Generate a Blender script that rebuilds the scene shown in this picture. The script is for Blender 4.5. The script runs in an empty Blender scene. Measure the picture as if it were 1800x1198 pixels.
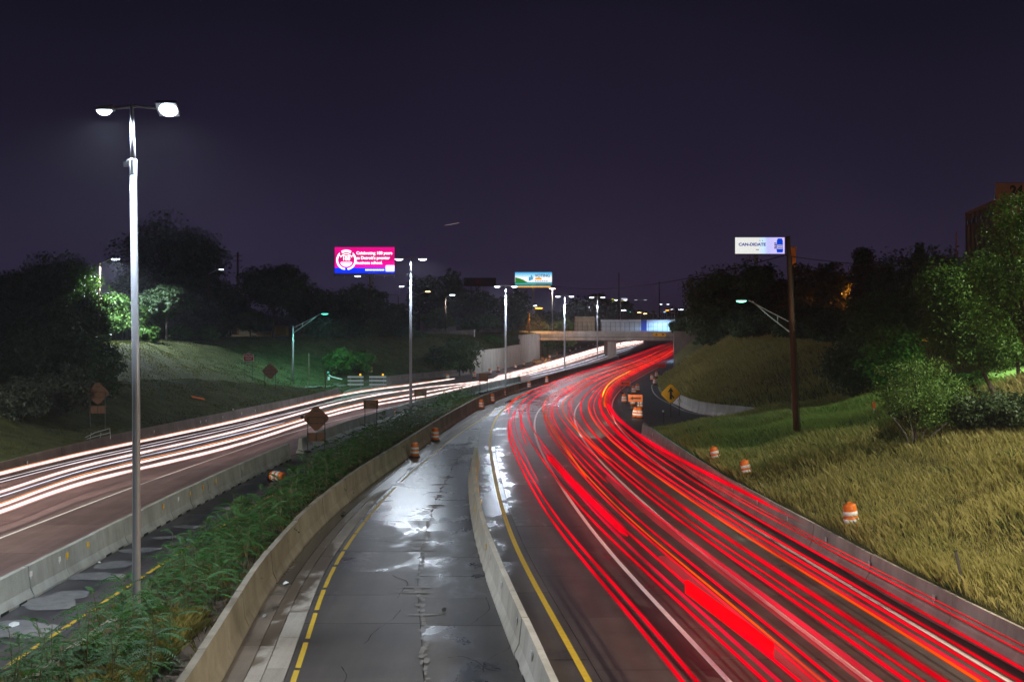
import bpy, math, random
import numpy as np
from mathutils import Vector, Matrix
random.seed(7); RNG = np.random.default_rng(7)
R = math.radians
scene = bpy.context.scene
COL = scene.collection

# ---------------------------------------------------------------- camera
CAM_Z, FOC, PX, PY = 9.3, 2000.0, 900.0, 565.0
cam = bpy.data.cameras.new("camera"); camo = bpy.data.objects.new("camera", cam); COL.objects.link(camo)
camo.location = (0, 0, CAM_Z); camo.rotation_euler = (R(90), 0, 0)
cam.sensor_width = 36; cam.lens = 36 * FOC / 1800; cam.shift_y = -34 / 1800
cam.clip_end = 8000; scene.camera = camo
scene.view_settings.view_transform = 'Standard'; scene.view_settings.look = 'None'
scene.view_settings.exposure = 0.15; scene.view_settings.gamma = 1.0
scene.view_settings.use_curve_mapping = False
cy = scene.cycles
cy.use_denoising = True; cy.max_bounces = 5; cy.diffuse_bounces = 2; cy.glossy_bounces = 3
cy.transparent_max_bounces = 16; cy.sample_clamp_indirect = 4.0; cy.sample_clamp_direct = 0
cy.caustics_reflective = False; cy.caustics_refractive = False; cy.use_light_tree = True

# ---------------------------------------------------------------- night sky: city glow, brightest low down
world = bpy.data.worlds.new("World"); scene.world = world; world.use_nodes = True
nt = world.node_tree; nt.nodes.clear()
wo = nt.nodes.new('ShaderNodeOutputWorld'); bg = nt.nodes.new('ShaderNodeBackground')
tc = nt.nodes.new('ShaderNodeTexCoord'); sp = nt.nodes.new('ShaderNodeSeparateXYZ')
cr = nt.nodes.new('ShaderNodeValToRGB')
nz = nt.nodes.new('ShaderNodeTexNoise'); nz.inputs['Scale'].default_value = 2.2; nz.inputs['Detail'].default_value = 3
ma = nt.nodes.new('ShaderNodeMath'); ma.operation = 'MULTIPLY_ADD'; ma.inputs[1].default_value = 0.22
L = nt.links.new
L(tc.outputs['Generated'], sp.inputs[0]); L(tc.outputs['Generated'], nz.inputs['Vector'])
L(nz.outputs['Fac'], ma.inputs[0]); L(sp.outputs['Z'], ma.inputs[2]); L(ma.outputs[0], cr.inputs[0])
e = cr.color_ramp.elements
e[0].position = 0.10; e[0].color = (0.0265, 0.0195, 0.046, 1)
e[1].position = 0.70; e[1].color = (0.0042, 0.0038, 0.0082, 1)
k = cr.color_ramp.elements.new(0.22); k.color = (0.0145, 0.0112, 0.027, 1)
k = cr.color_ramp.elements.new(0.38); k.color = (0.0076, 0.0064, 0.0145, 1)
L(cr.outputs[0], bg.inputs[0]); bg.inputs[1].default_value = 1.0; L(bg.outputs[0], wo.inputs[0])

# ---------------------------------------------------------------- helpers
def P(x, y, z=0.0):
    "the place on the level z that the survey of the photograph gives for a picture point"
    Y = (CAM_Z - z) * FOC / (y - PY)
    return Vector(((x - PX) * Y / FOC, Y, z))
def Q(x, y, Y):
    return Vector(((x - PX) * Y / FOC, Y, CAM_Z - (y - PY) * Y / FOC))

def curve(pts):
    pts = sorted(pts); ys = np.array([p[0] for p in pts], float); xs = np.array([p[1] for p in pts], float)
    m = np.gradient(xs, ys)
    def f(y):
        y = np.asarray(y, float)
        i = np.clip(np.searchsorted(ys, y) - 1, 0, len(ys) - 2)
        h = ys[i+1] - ys[i]; t = (y - ys[i]) / h; tt = np.clip(t, 0, 1)
        r = ((2*tt**3-3*tt**2+1)*xs[i] + (tt**3-2*tt**2+tt)*h*m[i] + (-2*tt**3+3*tt**2)*xs[i+1] + (tt**3-tt**2)*h*m[i+1])
        r = r + np.where(t > 1, (y - ys[-1]) * m[-1], 0) + np.where(t < 0, (y - ys[0]) * m[0], 0)
        return r if r.ndim else float(r)
    return f
def lin(pts):
    ys = [p[0] for p in pts]; xs = [p[1] for p in pts]
    return lambda y: np.interp(y, ys, xs)
def sstep(a, b, x):
    t = np.clip((np.asarray(x, float) - a) / (b - a), 0, 1); return t*t*(3-2*t)

class MB:
    def __init__(s): s.v = []; s.f = []; s.m = []
    def add(s, vs, fs, mi=0):
        o = len(s.v); s.v += [tuple(v) for v in vs]; s.f += [tuple(i+o for i in f) for f in fs]; s.m += [mi]*len(fs)
    def box(s, c, d, mi=0, rot=None):
        c = Vector(c); a, b, h = d[0]/2, d[1]/2, d[2]/2
        vs = [Vector((x, y, z)) for z in (-h, h) for y in (-b, b) for x in (-a, a)]
        if rot is not None: vs = [rot @ v for v in vs]
        s.add([v + c for v in vs], [(0,2,3,1),(4,5,7,6),(0,1,5,4),(2,6,7,3),(0,4,6,2),(1,3,7,5)], mi)
    def tube(s, pts, rad, n=6, mi=0, cap=True):
        pts = [Vector(p) for p in pts]; k = len(pts)
        if not hasattr(rad, '__len__'): rad = [rad]*k
        vs = []; up0 = None
        for i, p in enumerate(pts):
            t = (pts[min(i+1, k-1)] - pts[max(i-1, 0)]).normalized()
            up = Vector((0, 0, 1)) if abs(t.z) < .9 else Vector((0, 1, 0))
            a = t.cross(up).normalized(); b = a.cross(t)
            for j in range(n):
                g = 2*math.pi*(j+.5)/n; vs.append(p + (a*math.cos(g) + b*math.sin(g))*rad[i])
        fs = [(i*n+j, i*n+(j+1) % n, (i+1)*n+(j+1) % n, (i+1)*n+j) for i in range(k-1) for j in range(n)]
        if cap: fs += [tuple(range(n))[::-1], tuple(range((k-1)*n, k*n))]
        s.add(vs, fs, mi)
    def lathe(s, prof, n=16, mi=0, c=(0, 0, 0)):
        vs = [(c[0]+r*math.cos(2*math.pi*j/n), c[1]+r*math.sin(2*math.pi*j/n), c[2]+z) for r, z in prof for j in range(n)]
        k = len(prof)
        fs = [(i*n+j, i*n+(j+1) % n, (i+1)*n+(j+1) % n, (i+1)*n+j) for i in range(k-1) for j in range(n)]
        fs += [tuple(range(n))[::-1], tuple(range((k-1)*n, k*n))]
        s.add(vs, fs, mi)
    def prism(s, poly, y0, y1, mi=0):
        "closed outline in XZ pushed along Y"
        n = len(poly)
        vs = [(x, y0, z) for x, z in poly] + [(x, y1, z) for x, z in poly]
        s.add(vs, [tuple(range(n)), tuple(range(n, 2*n))[::-1]] + [(i, i+n, (i+1) % n+n, (i+1) % n) for i in range(n)], mi)
    def mesh(s, name, mats, smooth=False, centre=None):
        me = bpy.data.meshes.new(name)
        vs = s.v if centre is None else [(v[0]-centre[0], v[1]-centre[1], v[2]-centre[2]) for v in s.v]
        me.from_pydata(vs, [], s.f)
        if not isinstance(mats, (list, tuple)): mats = [mats]
        for m in mats: me.materials.append(m)
        if len(mats) > 1: me.polygons.foreach_set('material_index', s.m)
        if smooth: me.polygons.foreach_set('use_smooth', [True]*len(me.polygons))
        me.update(); return me
    def build(s, name, mats, parent=None, smooth=False, recentre=False):
        c = None
        if recentre:
            a = np.array(s.v); c = tuple((a.min(0)+a.max(0))/2)
        o = bpy.data.objects.new(name, s.mesh(name, mats, smooth, c)); COL.objects.link(o)
        if c is not None: o.location = c
        if parent is not None: o.parent = parent
        return o
def tag(o, label=None, cat=None, group=None, kind=None):
    if label: o['label'] = label
    if cat: o['category'] = cat
    if group: o['group'] = group
    if kind: o['kind'] = kind
    return o
def thing(name, loc, label, cat, group=None, rz=0.0, rot=None):
    o = bpy.data.objects.new(name, None); COL.objects.link(o); o.empty_display_size = .3
    o.location = loc; o.rotation_euler = rot or (0, 0, rz)
    return tag(o, label, cat, group)
def link(name, me, parent=None, loc=(0, 0, 0), rot=(0, 0, 0), sc=None):
    o = bpy.data.objects.new(name, me); COL.objects.link(o); o.location = loc; o.rotation_euler = rot
    if sc: o.scale = (sc, sc, sc) if not hasattr(sc, '__len__') else sc
    if parent is not None: o.parent = parent
    return o
def copy_tree(o, parent=None):
    c = o.copy(); COL.objects.link(c); c.parent = parent
    for ch in list(o.children): copy_tree(ch, c)
    return c
def np_mesh(name, V, n_per, mat, smooth=False):
    "V: (N*n_per,3) points, every n_per make a face"
    me = bpy.data.meshes.new(name); nv = len(V); nf = nv // n_per
    me.vertices.add(nv); me.vertices.foreach_set('co', np.asarray(V, np.float32).ravel())
    me.loops.add(nv); me.loops.foreach_set('vertex_index', np.arange(nv, dtype=np.int32))
    me.polygons.add(nf); me.polygons.foreach_set('loop_start', np.arange(0, nv, n_per, dtype=np.int32))
    me.materials.append(mat); me.update(calc_edges=True); return me

# ---------------------------------------------------------------- materials
def newmat(name):
    m = bpy.data.materials.new(name); m.use_nodes = True; t = m.node_tree; t.nodes.clear()
    o = t.nodes.new('ShaderNodeOutputMaterial'); b = t.nodes.new('ShaderNodeBsdfPrincipled')
    t.links.new(b.outputs[0], o.inputs[0]); return m, t, b
def N(t, typ, **kw):
    n = t.nodes.new(typ)
    for k_, v in kw.items():
        if hasattr(n, k_): setattr(n, k_, v)
        else: n.inputs[k_.replace('_', ' ')].default_value = v
    return n
def ramp(t, src, stops):
    r = t.nodes.new('ShaderNodeValToRGB'); t.links.new(src, r.inputs[0]); el = r.color_ramp.elements
    el[0].position, el[0].color = stops[0][0], (*stops[0][1], 1); el[1].position, el[1].color = stops[-1][0], (*stops[-1][1], 1)
    for p_, c_ in stops[1:-1]: el.new(p_).color = (*c_, 1)
    return r.outputs[0]
def mat(name, c1, c2=None, scale=4.0, rough=.7, metal=0.0, bump=0.0, bscale=None, detail=5, spec=.5, stretch=None, world=True):
    m, t, b = newmat(name); c2 = c2 or c1
    g = N(t, 'ShaderNodeNewGeometry') if world else N(t, 'ShaderNodeTexCoord'); src = g.outputs['Position' if world else 'Object']
    if stretch:
        mp = N(t, 'ShaderNodeMapping'); mp.inputs['Scale'].default_value = stretch; t.links.new(src, mp.inputs[0]); src = mp.outputs[0]
    nz = N(t, 'ShaderNodeTexNoise', Scale=scale, Detail=detail, Roughness=.62); t.links.new(src, nz.inputs['Vector'])
    t.links.new(ramp(t, nz.outputs['Fac'], [(.30, c1), (.70, c2)]), b.inputs['Base Color'])
    b.inputs['Roughness'].default_value = rough; b.inputs['Metallic'].default_value = metal
    b.inputs['Specular IOR Level'].default_value = spec
    if bump:
        n2 = N(t, 'ShaderNodeTexNoise', Scale=bscale or scale*6, Detail=4); t.links.new(src, n2.inputs['Vector'])
        bp = N(t, 'ShaderNodeBump', Strength=bump, Distance=.03); t.links.new(n2.outputs['Fac'], bp.inputs['Height']); t.links.new(bp.outputs[0], b.inputs['Normal'])
    return m
def streaked(m, amt=.42):
    "rain runs and dirt down a cast face"
    t = m.node_tree; b = [n for n in t.nodes if n.type == 'BSDF_PRINCIPLED'][0]; src = b.inputs['Base Color'].links[0].from_socket
    g = N(t, 'ShaderNodeNewGeometry'); mp = N(t, 'ShaderNodeMapping'); mp.inputs['Scale'].default_value = (.7, .7, .16); nz = N(t, 'ShaderNodeTexNoise', Scale=1.1, Detail=8, Roughness=.7)
    t.links.new(g.outputs['Position'], mp.inputs[0]); t.links.new(mp.outputs[0], nz.inputs['Vector'])
    mx = N(t, 'ShaderNodeMix', data_type='RGBA', blend_type='MULTIPLY'); mx.inputs[0].default_value = amt
    t.links.new(src, mx.inputs[6]); t.links.new(ramp(t, nz.outputs['Fac'], [(.36, (.42, .39, .34)), (.58, (1.08, 1.08, 1.08))]), mx.inputs[7]); t.links.new(mx.outputs[2], b.inputs['Base Color'])
def emit(name, col, s):
    m, t, b = newmat(name); b.inputs['Base Color'].default_value = (.02, .02, .02, 1)
    b.inputs['Emission Color'].default_value = (*col, 1); b.inputs['Emission Strength'].default_value = s; return m
def streak(name, col, s, alpha=1.0):
    "the light a lamp left on its way, partly see-through"
    m, t, b = newmat(name); t.nodes.remove(b)
    em = N(t, 'ShaderNodeEmission', Strength=s); em.inputs[0].default_value = (*col, 1)
    g = N(t, 'ShaderNodeNewGeometry'); mp = N(t, 'ShaderNodeMapping'); mp.inputs['Scale'].default_value = (1.6, .045, .3); nz = N(t, 'ShaderNodeTexNoise', Scale=1.0, Detail=3)
    mr = N(t, 'ShaderNodeMapRange'); mr.inputs[1].default_value = .3; mr.inputs[2].default_value = .7; mr.inputs[3].default_value = s*.45; mr.inputs[4].default_value = s*1.45
    t.links.new(g.outputs['Position'], mp.inputs[0]); t.links.new(mp.outputs[0], nz.inputs['Vector']); t.links.new(nz.outputs['Fac'], mr.inputs[0]); t.links.new(mr.outputs[0], em.inputs['Strength'])
    out = [n for n in t.nodes if n.type == 'OUTPUT_MATERIAL'][0]
    tr = N(t, 'ShaderNodeBsdfTransparent'); mx = N(t, 'ShaderNodeMixShader'); mx.inputs[0].default_value = alpha
    t.links.new(tr.outputs[0], mx.inputs[1]); t.links.new(em.outputs[0], mx.inputs[2]); t.links.new(mx.outputs[0], out.inputs[0]); return m
def pavement(name, dry1, dry2, dark, zones, base_rough=.62, wet_rough=.16, amount=1.0, seed=0.0):
    "paving with fine grain, tyre-dark bands, blotches and rain water lying where the zones (x, y, rx, ry, weight) say"
    m, t, b = newmat(name); g = N(t, 'ShaderNodeNewGeometry'); pos = g.outputs['Position']; ln = t.links.new
    n1 = N(t, 'ShaderNodeTexNoise', Scale=.55, Detail=7, Roughness=.65); ln(pos, n1.inputs['Vector'])
    n2 = N(t, 'ShaderNodeTexNoise', Scale=28, Detail=3); ln(pos, n2.inputs['Vector'])
    c = ramp(t, n1.outputs['Fac'], [(.32, dry1), (.5, tuple((a+b_)/2 for a, b_ in zip(dry1, dry2))), (.68, dry2)])
    mg = N(t, 'ShaderNodeMix', data_type='RGBA', blend_type='MULTIPLY'); mg.inputs[0].default_value = .6
    ln(c, mg.inputs[6]); ln(ramp(t, n2.outputs['Fac'], [(.3, (.6, .6, .6)), (.7, (1.3, 1.3, 1.3))]), mg.inputs[7])
    sm = N(t, 'ShaderNodeMapping'); sm.inputs['Scale'].default_value = (1.5, .10, 1); ln(pos, sm.inputs[0])
    sn = N(t, 'ShaderNodeTexNoise', Scale=1.0, Detail=6, Roughness=.6); ln(sm.outputs[0], sn.inputs['Vector'])
    m2 = N(t, 'ShaderNodeMix', data_type='RGBA', blend_type='MULTIPLY'); m2.inputs[0].default_value = .75
    ln(mg.outputs[2], m2.inputs[6]); ln(ramp(t, sn.outputs['Fac'], [(.32, (.62, .60, .58)), (.62, (1.1, 1.1, 1.1))]), m2.inputs[7]); mg = m2
    # water
    mp = N(t, 'ShaderNodeMapping'); mp.inputs['Scale'].default_value = (.30, .16, 1); mp.inputs['Location'].default_value = (seed, seed, 0); ln(pos, mp.inputs[0])
    wn = N(t, 'ShaderNodeTexNoise', Scale=1.9, Detail=9, Roughness=.66, Distortion=.3); ln(mp.outputs[0], wn.inputs['Vector'])
    acc = None
    for (x, y, rx, ry, w) in zones:
        zp = N(t, 'ShaderNodeMapping', vector_type='TEXTURE'); zp.inputs['Location'].default_value = (x, y, 0); zp.inputs['Scale'].default_value = (rx, ry, 50)
        ln(pos, zp.inputs[0]); gr = N(t, 'ShaderNodeTexGradient', gradient_type='SPHERICAL'); ln(zp.outputs[0], gr.inputs[0])
        mm = N(t, 'ShaderNodeMath', operation='MULTIPLY'); mm.inputs[1].default_value = w; ln(gr.outputs['Fac'], mm.inputs[0])
        if acc is None: acc = mm.outputs[0]
        else:
            ad = N(t, 'ShaderNodeMath', operation='MAXIMUM'); ln(acc, ad.inputs[0]); ln(mm.outputs[0], ad.inputs[1]); acc = ad.outputs[0]
    s_ = N(t, 'ShaderNodeMath', operation='ADD'); ln(wn.outputs['Fac'], s_.inputs[0])
    if acc is not None: ln(acc, s_.inputs[1])
    else: s_.inputs[1].default_value = 0
    oi = N(t, 'ShaderNodeObjectInfo'); ov = N(t, 'ShaderNodeMath', operation='MULTIPLY_ADD'); ov.inputs[1].default_value = .16; ln(oi.outputs['Random'], ov.inputs[0]); ln(s_.outputs[0], ov.inputs[2])
    oo = N(t, 'ShaderNodeMath', operation='SUBTRACT'); oo.inputs[1].default_value = .08; ln(ov.outputs[0], oo.inputs[0]); s_ = oo
    pv = N(t, 'ShaderNodeMapRange'); pv.inputs[3].default_value = .80; pv.inputs[4].default_value = 1.14; ln(oi.outputs['Random'], pv.inputs[0])
    m3 = N(t, 'ShaderNodeMix', data_type='RGBA', blend_type='MULTIPLY'); m3.inputs[0].default_value = 1; ln(mg.outputs[2], m3.inputs[6]); ln(pv.outputs[0], m3.inputs[7]); mg = m3
    mr = N(t, 'ShaderNodeMapRange'); mr.inputs[1].default_value = .635; mr.inputs[2].default_value = .75; mr.inputs[3].default_value = 0; mr.inputs[4].default_value = amount; ln(s_.outputs[0], mr.inputs[0])
    mx = N(t, 'ShaderNodeMix', data_type='RGBA'); ln(mr.outputs[0], mx.inputs[0]); ln(mg.outputs[2], mx.inputs[6]); mx.inputs[7].default_value = (*dark, 1)
    ln(mx.outputs[2], b.inputs['Base Color'])
    rr = N(t, 'ShaderNodeMapRange'); rr.inputs[3].default_value = base_rough; rr.inputs[4].default_value = wet_rough; ln(mr.outputs[0], rr.inputs[0])
    ln(rr.outputs[0], b.inputs['Roughness'])
    bp = N(t, 'ShaderNodeBump', Distance=.012); ln(n2.outputs['Fac'], bp.inputs['Height']); ln(bp.outputs[0], b.inputs['Normal'])
    bs = N(t, 'ShaderNodeMapRange'); bs.inputs[3].default_value = .4; bs.inputs[4].default_value = .06; ln(mr.outputs[0], bs.inputs[0]); ln(bs.outputs[0], bp.inputs['Strength'])
    return m
def leafmat(name, c1, c2, scale=.8, rough=.55, trans=.25):
    m, t, b = newmat(name); g = N(t, 'ShaderNodeNewGeometry')
    nz = N(t, 'ShaderNodeTexNoise', Scale=scale, Detail=6, Roughness=.7); t.links.new(g.outputs['Position'], nz.inputs['Vector'])
    mx = N(t, 'ShaderNodeMath', operation='MULTIPLY_ADD'); mx.inputs[1].default_value = .35
    t.links.new(g.outputs['Random Per Island'], mx.inputs[0]); sb = N(t, 'ShaderNodeMath', operation='SUBTRACT'); sb.inputs[1].default_value = .17
    t.links.new(nz.outputs['Fac'], sb.inputs[0]); t.links.new(sb.outputs[0], mx.inputs[2])
    t.links.new(ramp(t, mx.outputs[0], [(.30, c1), (.72, c2)]), b.inputs['Base Color'])
    b.inputs['Roughness'].default_value = rough; b.inputs['Specular IOR Level'].default_value = .35
    out = [n for n in t.nodes if n.type == 'OUTPUT_MATERIAL'][0]
    tl = N(t, 'ShaderNodeBsdfTranslucent'); ms = N(t, 'ShaderNodeMixShader'); ms.inputs[0].default_value = trans
    tl.inputs[0].default_value = (c2[0]*1.1, c2[1]*1.1, c2[2]*.8, 1)
    t.links.new(b.outputs[0], ms.inputs[1]); t.links.new(tl.outputs[0], ms.inputs[2]); t.links.new(ms.outputs[0], out.inputs[0]); return m

M = {}
M['bed'] = mat('bed', (.02, .018, .017), (.035, .03, .028), 3, .9)
M['centre'] = pavement('centre', (.052, .046, .041), (.088, .078, .070), (.036, .036, .04), [(-3.4, 68, 7.5, 36, .46), (0, 124, 9, 44, .45), (-1.3, 50, 1.8, 34, .22)], .46, .27, seed=2.0)
M['right'] = pavement('right', (.045, .038, .037), (.085, .071, .068), (.035, .032, .035), [(-1.1, 62, 1.7, 50, .40), (1, 140, 8, 44, .34)], .5, .27, seed=5.0)
M['left'] = pavement('left', (.15, .095, .094), (.22, .145, .142), (.06, .045, .045), [], .6, .3, .5, seed=9.0)  # pink of the headlight trails put into the asphalt colour
M['shoulder'] = pavement('shoulder', (.05, .048, .052), (.085, .082, .09), (.05, .05, .058), [(-12, 84, 6, 50, .42)], .5, .3, seed=4.0)
M['gutter'] = pavement('gutter', (.34, .31, .27), (.42, .39, .34), (.11, .085, .06), [(-7.9, 40, 1.6, 40, .38), (-7.4, 74, 2.0, 22, .6)], .8, .3, seed=1.0)
M['gutterwet'] = pavement('gutterwet', (.12, .095, .07), (.2, .16, .12), (.05, .042, .035), [(-7.8, 60, 1.6, 30, .7)], .6, .2, seed=3.0)
M['conc'] = mat('conc', (.20, .18, .14), (.33, .30, .245), .9, .85, bump=.35, bscale=22, detail=8)
M['concgreen'] = mat('concgreen', (.30, .32, .30), (.45, .48, .46), .8, .85, bump=.3, bscale=20, detail=8)
M['concpale'] = mat('concpale', (.46, .43, .38), (.60, .57, .52), .8, .8, bump=.3, bscale=20, detail=8)
M['concbrown'] = mat('concbrown', (.17, .14, .125), (.25, .21, .19), .6, .9, bump=.3, bscale=16, detail=8)
M['concedge'] = mat('concedge', (.38, .35, .31), (.54, .50, .45), .6, .88, bump=.35, bscale=16, detail=8)
M['concwall'] = mat('concwall', (.34, .33, .29), (.5, .48, .44), .5, .85, bump=.3, bscale=12, detail=8, stretch=(1.2, 1.2, .25))
for k_ in ('conc', 'concgreen', 'concpale', 'concbrown', 'concedge', 'concwall'): streaked(M[k_])
M['yellow'] = mat('yellow', (.50, .33, .02), (.66, .45, .03), 6, .6, detail=8)
M['white'] = mat('white', (.78, .77, .76), (.88, .87, .86), 5, .6, detail=8)
M['patch'] = mat('patch', (.17, .17, .17), (.26, .26, .26), 3, .8)
M['steel'] = mat('steel', (.34, .36, .40), (.44, .46, .50), 2.5, .34, metal=.3, stretch=(1, 1, .2))
M['dark'] = mat('dark', (.03, .03, .032), (.05, .05, .052), 3, .6)
M['rubber'] = mat('rubber', (.018, .018, .018), (.03, .03, .03), 5, .8)
M['orange'] = mat('orange', (.70, .15, .012), (.85, .21, .02), 5, .5)
M['drumwhite'] = mat('drumwhite', (.72, .74, .76), (.82, .84, .86), 5, .45)
M['signback'] = mat('signback', (.13, .062, .032), (.18, .09, .048), 3, .75, world=False)
M['signbackpale'] = mat('signbackpale', (.26, .17, .10), (.32, .22, .14), 3, .75, world=False)
M['amber'] = mat('amber', (.85, .50, .008), (.9, .54, .01), 2, .5)
M['fluor'] = mat('fluor', (.85, .17, .015), (.9, .2, .02), 2, .5)
M['black'] = mat('black', (.01, .01, .01), (.016, .016, .016), 3, .6)
M['redsign'] = mat('redsign', (.50, .008, .02), (.56, .012, .025), 2, .45)
M['whitepaint'] = mat('whitepaint', (.74, .78, .77), (.82, .85, .84), 2, .5)
M['wood'] = mat('wood', (.09, .055, .035), (.18, .11, .07), 3, .9, bump=.5, bscale=9, stretch=(3, 3, .25))
M['bark'] = mat('bark', (.045, .036, .028), (.11, .09, .07), 5, .9, bump=.6, bscale=12, stretch=(1, 1, .3))
M['soil'] = mat('soil', (.055, .038, .026), (.13, .09, .06), 2, .95, bump=.5)
M['wire'] = mat('wire', (.012, .012, .014), (.016, .016, .018), 2, .6)
M['leaf'] = leafmat('leaf', (.028, .095, .014), (.10, .215, .034))
M['leafdark'] = leafmat('leafdark', (.035, .07, .032), (.085, .14, .06))
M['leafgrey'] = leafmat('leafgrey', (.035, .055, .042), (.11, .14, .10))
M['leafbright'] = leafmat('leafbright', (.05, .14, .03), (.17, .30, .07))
M['leaforangelit'] = leafmat('leaforangelit', (.05, .045, .022), (.13, .10, .04))  # orange lamp tint put into the leaf colour
M['needle'] = leafmat('needle', (.03, .032, .016), (.085, .075, .035), trans=.1)
M['sapling'] = leafmat('sapling', (.010, .062, .018), (.058, .18, .036), 1.1)
M['sapstem'] = mat('sapstem', (.10, .12, .05), (.16, .15, .08), 4, .7)
M['drygrass'] = leafmat('drygrass', (.13, .145, .045), (.46, .42, .18), .16, .8, .45)
M['greengrass'] = leafmat('greengrass', (.10, .11, .032), (.30, .275, .09), .3, .8, .45)
M['lawn'] = leafmat('lawn', (.035, .055, .012), (.10, .11, .03), .3, .8, .5)
M['bankground'] = mat('bankground', (.06, .06, .02), (.16, .14, .05), .25, .95, bump=.5, bscale=9, detail=8)
M['lawnground'] = mat('lawnground', (.012, .028, .004), (.095, .105, .028), .8, .95, bump=1.0, bscale=5, detail=9, stretch=(.6, 1.3, 1))
M['farground'] = mat('farground', (.03, .035, .02), (.06, .06, .04), .1, .95)
M['cobalt'] = mat('cobalt', (.01, .04, .3), (.02, .06, .4), 3, .5)
# ---------------------------------------------------------------- survey of the cutting (distance ahead, offset)
YL = curve([(8,4.3),(29.4,1.98),(47.7,.12),(70,-1.1),(95,-1.76),(120,-.9),(149,3.35),(186,9.8),(219,17.0),(278,28.6),(400,51),(531,75),(700,107),(1200,200)])
R3 = curve([(8,15.0),(29.5,12.85),(53.6,10.75),(76,9.5),(93,9.3),(106,9.6),(133,11.8),(151,14.2),(196,22.6),(262,36),(400,62),(531,86),(700,118),(1200,211)])
M1 = curve([(8,-5.9),(29.4,-7.5),(39,-8.3),(51,-8.6),(63,-8.2),(77.8,-7.1),(87.7,-6.4),(105,-5.0),(124,-3.1),(143,-.2),(169,4.9),(196,10.2),(219,15.4),(278,26.8),(400,49),(531,73),(700,105)])
CYL = curve([(8,-3.9),(29.4,-5.66),(42.8,-6.72),(54.7,-6.84),(68,-6.35),(82.7,-5.3),(109,-2.9),(133,.5),(149,3.0)])
CB = curve([(8,2.9),(29.4,.62),(36,-.1),(43.3,-.85),(48.3,-1.27),(55.5,-1.75),(66,-2.25),(75,-2.4)])
CJ = curve([(8,-.6),(29.4,-2.27),(43.3,-3.55),(55,-3.9),(82,-3.5),(109,-2.0),(133,1.3),(149,3.1)])
B0 = curve([(8,-16.4),(35.8,-16.1),(47.8,-16.0),(63.7,-15.6),(76.5,-14.85),(89.4,-13.7),(99,-12.6),(107.5,-11.2),(118,-9.4),(133,-6.6),(149,-3.6),(170,1.2)])
LYC = curve([(8,-13.9),(34.4,-13.6),(45,-13.4),(60,-12.9),(82.7,-11.6),(98,-9.9),(112,-7.6)])
LL = curve([(8,-23.6),(30,-22.6),(48.8,-22),(65.3,-21.2),(80,-20),(94.4,-18.6),(109,-16.2),(126.5,-12.7),(159,-5.6),(200,2.6),(285,18.2),(400,39),(531,62),(700,92),(1200,182)])
LE = curve([(8,-33),(30,-31.6),(67,-30.2),(79,-29.6),(88.6,-28.6),(104.5,-26.2),(120,-24),(143,-21.8),(158,-22.4),(174,-18.5),(202,-7.4),(245,1.5),(285,7.0),(310,10.5),(433,31),(531,49),(700,80),(1200,170)])
RE = curve([(8,16.2),(30.6,13.95),(37.6,13.2),(47,12.55),(58,11.75),(76,11.2),(88,11.05),(94,11.2),(104,23.2),(106,23.4),(113,20.0),(128,18.8),(162,20.8),(206,29.2),(262,39),(285,43),(400,66),(531,90),(700,122),(1200,215)])

def lump(X, Y):
    return (np.sin(X*.31+1.3)*np.cos(Y*.23)+np.sin(X*.77+Y*.41)*.5+np.sin(Y*.9-X*.2)*.25)
_rz0 = lin([(0,1.0),(84,.95),(92,.25),(103,.12),(106,.9),(140,.8),(160,.3),(200,.2),(213.6,.2),(214.3,6.4),(288,6.4),(294,.3),(3000,.3)])
_rs = lin([(0,.31),(60,.31),(76,.24),(88,.12),(103,.2),(107,.42),(150,.5),(190,.6),(205,.8),(214,.8),(216,.4),(3000,.4)])
def zr(Y, d):
    z = _rz0(Y) + np.maximum(d, 0)*_rs(Y) + .16*lump(d, Y)*np.clip(d/2.5, 0, 1)
    far = np.clip((Y-240)/60, 0, 1); top = 6.6
    z = np.where(z > top-.8, top-.8+.8*np.tanh((z-top+.8)/.8), z)
    return z
_lz0 = lin([(0,.8),(120,.8),(140,.3),(150,.1),(172,.1),(176,.8),(200,.8),(204,3.9),(244,3.9),(247,6.3),(288,6.3),(294,.2),(3000,.2)])
_lh1 = lin([(0,3.6),(100,3.5),(122,2.9),(143,.9),(160,.05),(3000,.05)])
_lw = lin([(0,12),(122,11),(143,4),(160,1),(3000,.5)])
_lplat = lin([(0,7),(150,7),(172,5),(180,0),(3000,0)])
def zl(Y, d):
    h1 = np.maximum(_lh1(Y), _lz0(Y)); w = _lw(Y); pl = _lplat(Y)
    a = _lz0(Y) + (h1-_lz0(Y))*sstep(0, 1, d/w)
    b = np.maximum(d-w-pl, 0)*.36
    z = a + b + (.13*lump(d, Y) + .11*np.sin(Y*1.35+d*.55)*np.sin(d*.31+Y*.12) + .07*np.sin(Y*.9-d*1.3))*np.clip(d/3, 0, 1)
    top = 6.6
    return np.where(z > top-.8, top-.8+.8*np.tanh((z-top+.8)/.8), z)
def ground(X, Y):
    X = float(X); Y = float(Y); r = RE(Y); l = LE(Y)
    if X > r: return float(zr(Y, X-r))
    if X < l: return float(zl(Y, l-X))
    return 0.0
def hit(x, y):
    "where the line of sight meets the ground"
    dx, dz = (x-PX)/FOC, -(y-PY)/FOC
    Y = 18.0
    while Y < 900:
        z = CAM_Z + dz*Y
        if z <= ground(dx*Y, Y): return Vector((dx*Y, Y, ground(dx*Y, Y)))
        Y += .25
    return Vector((dx*900, 900, 6.6))

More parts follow.
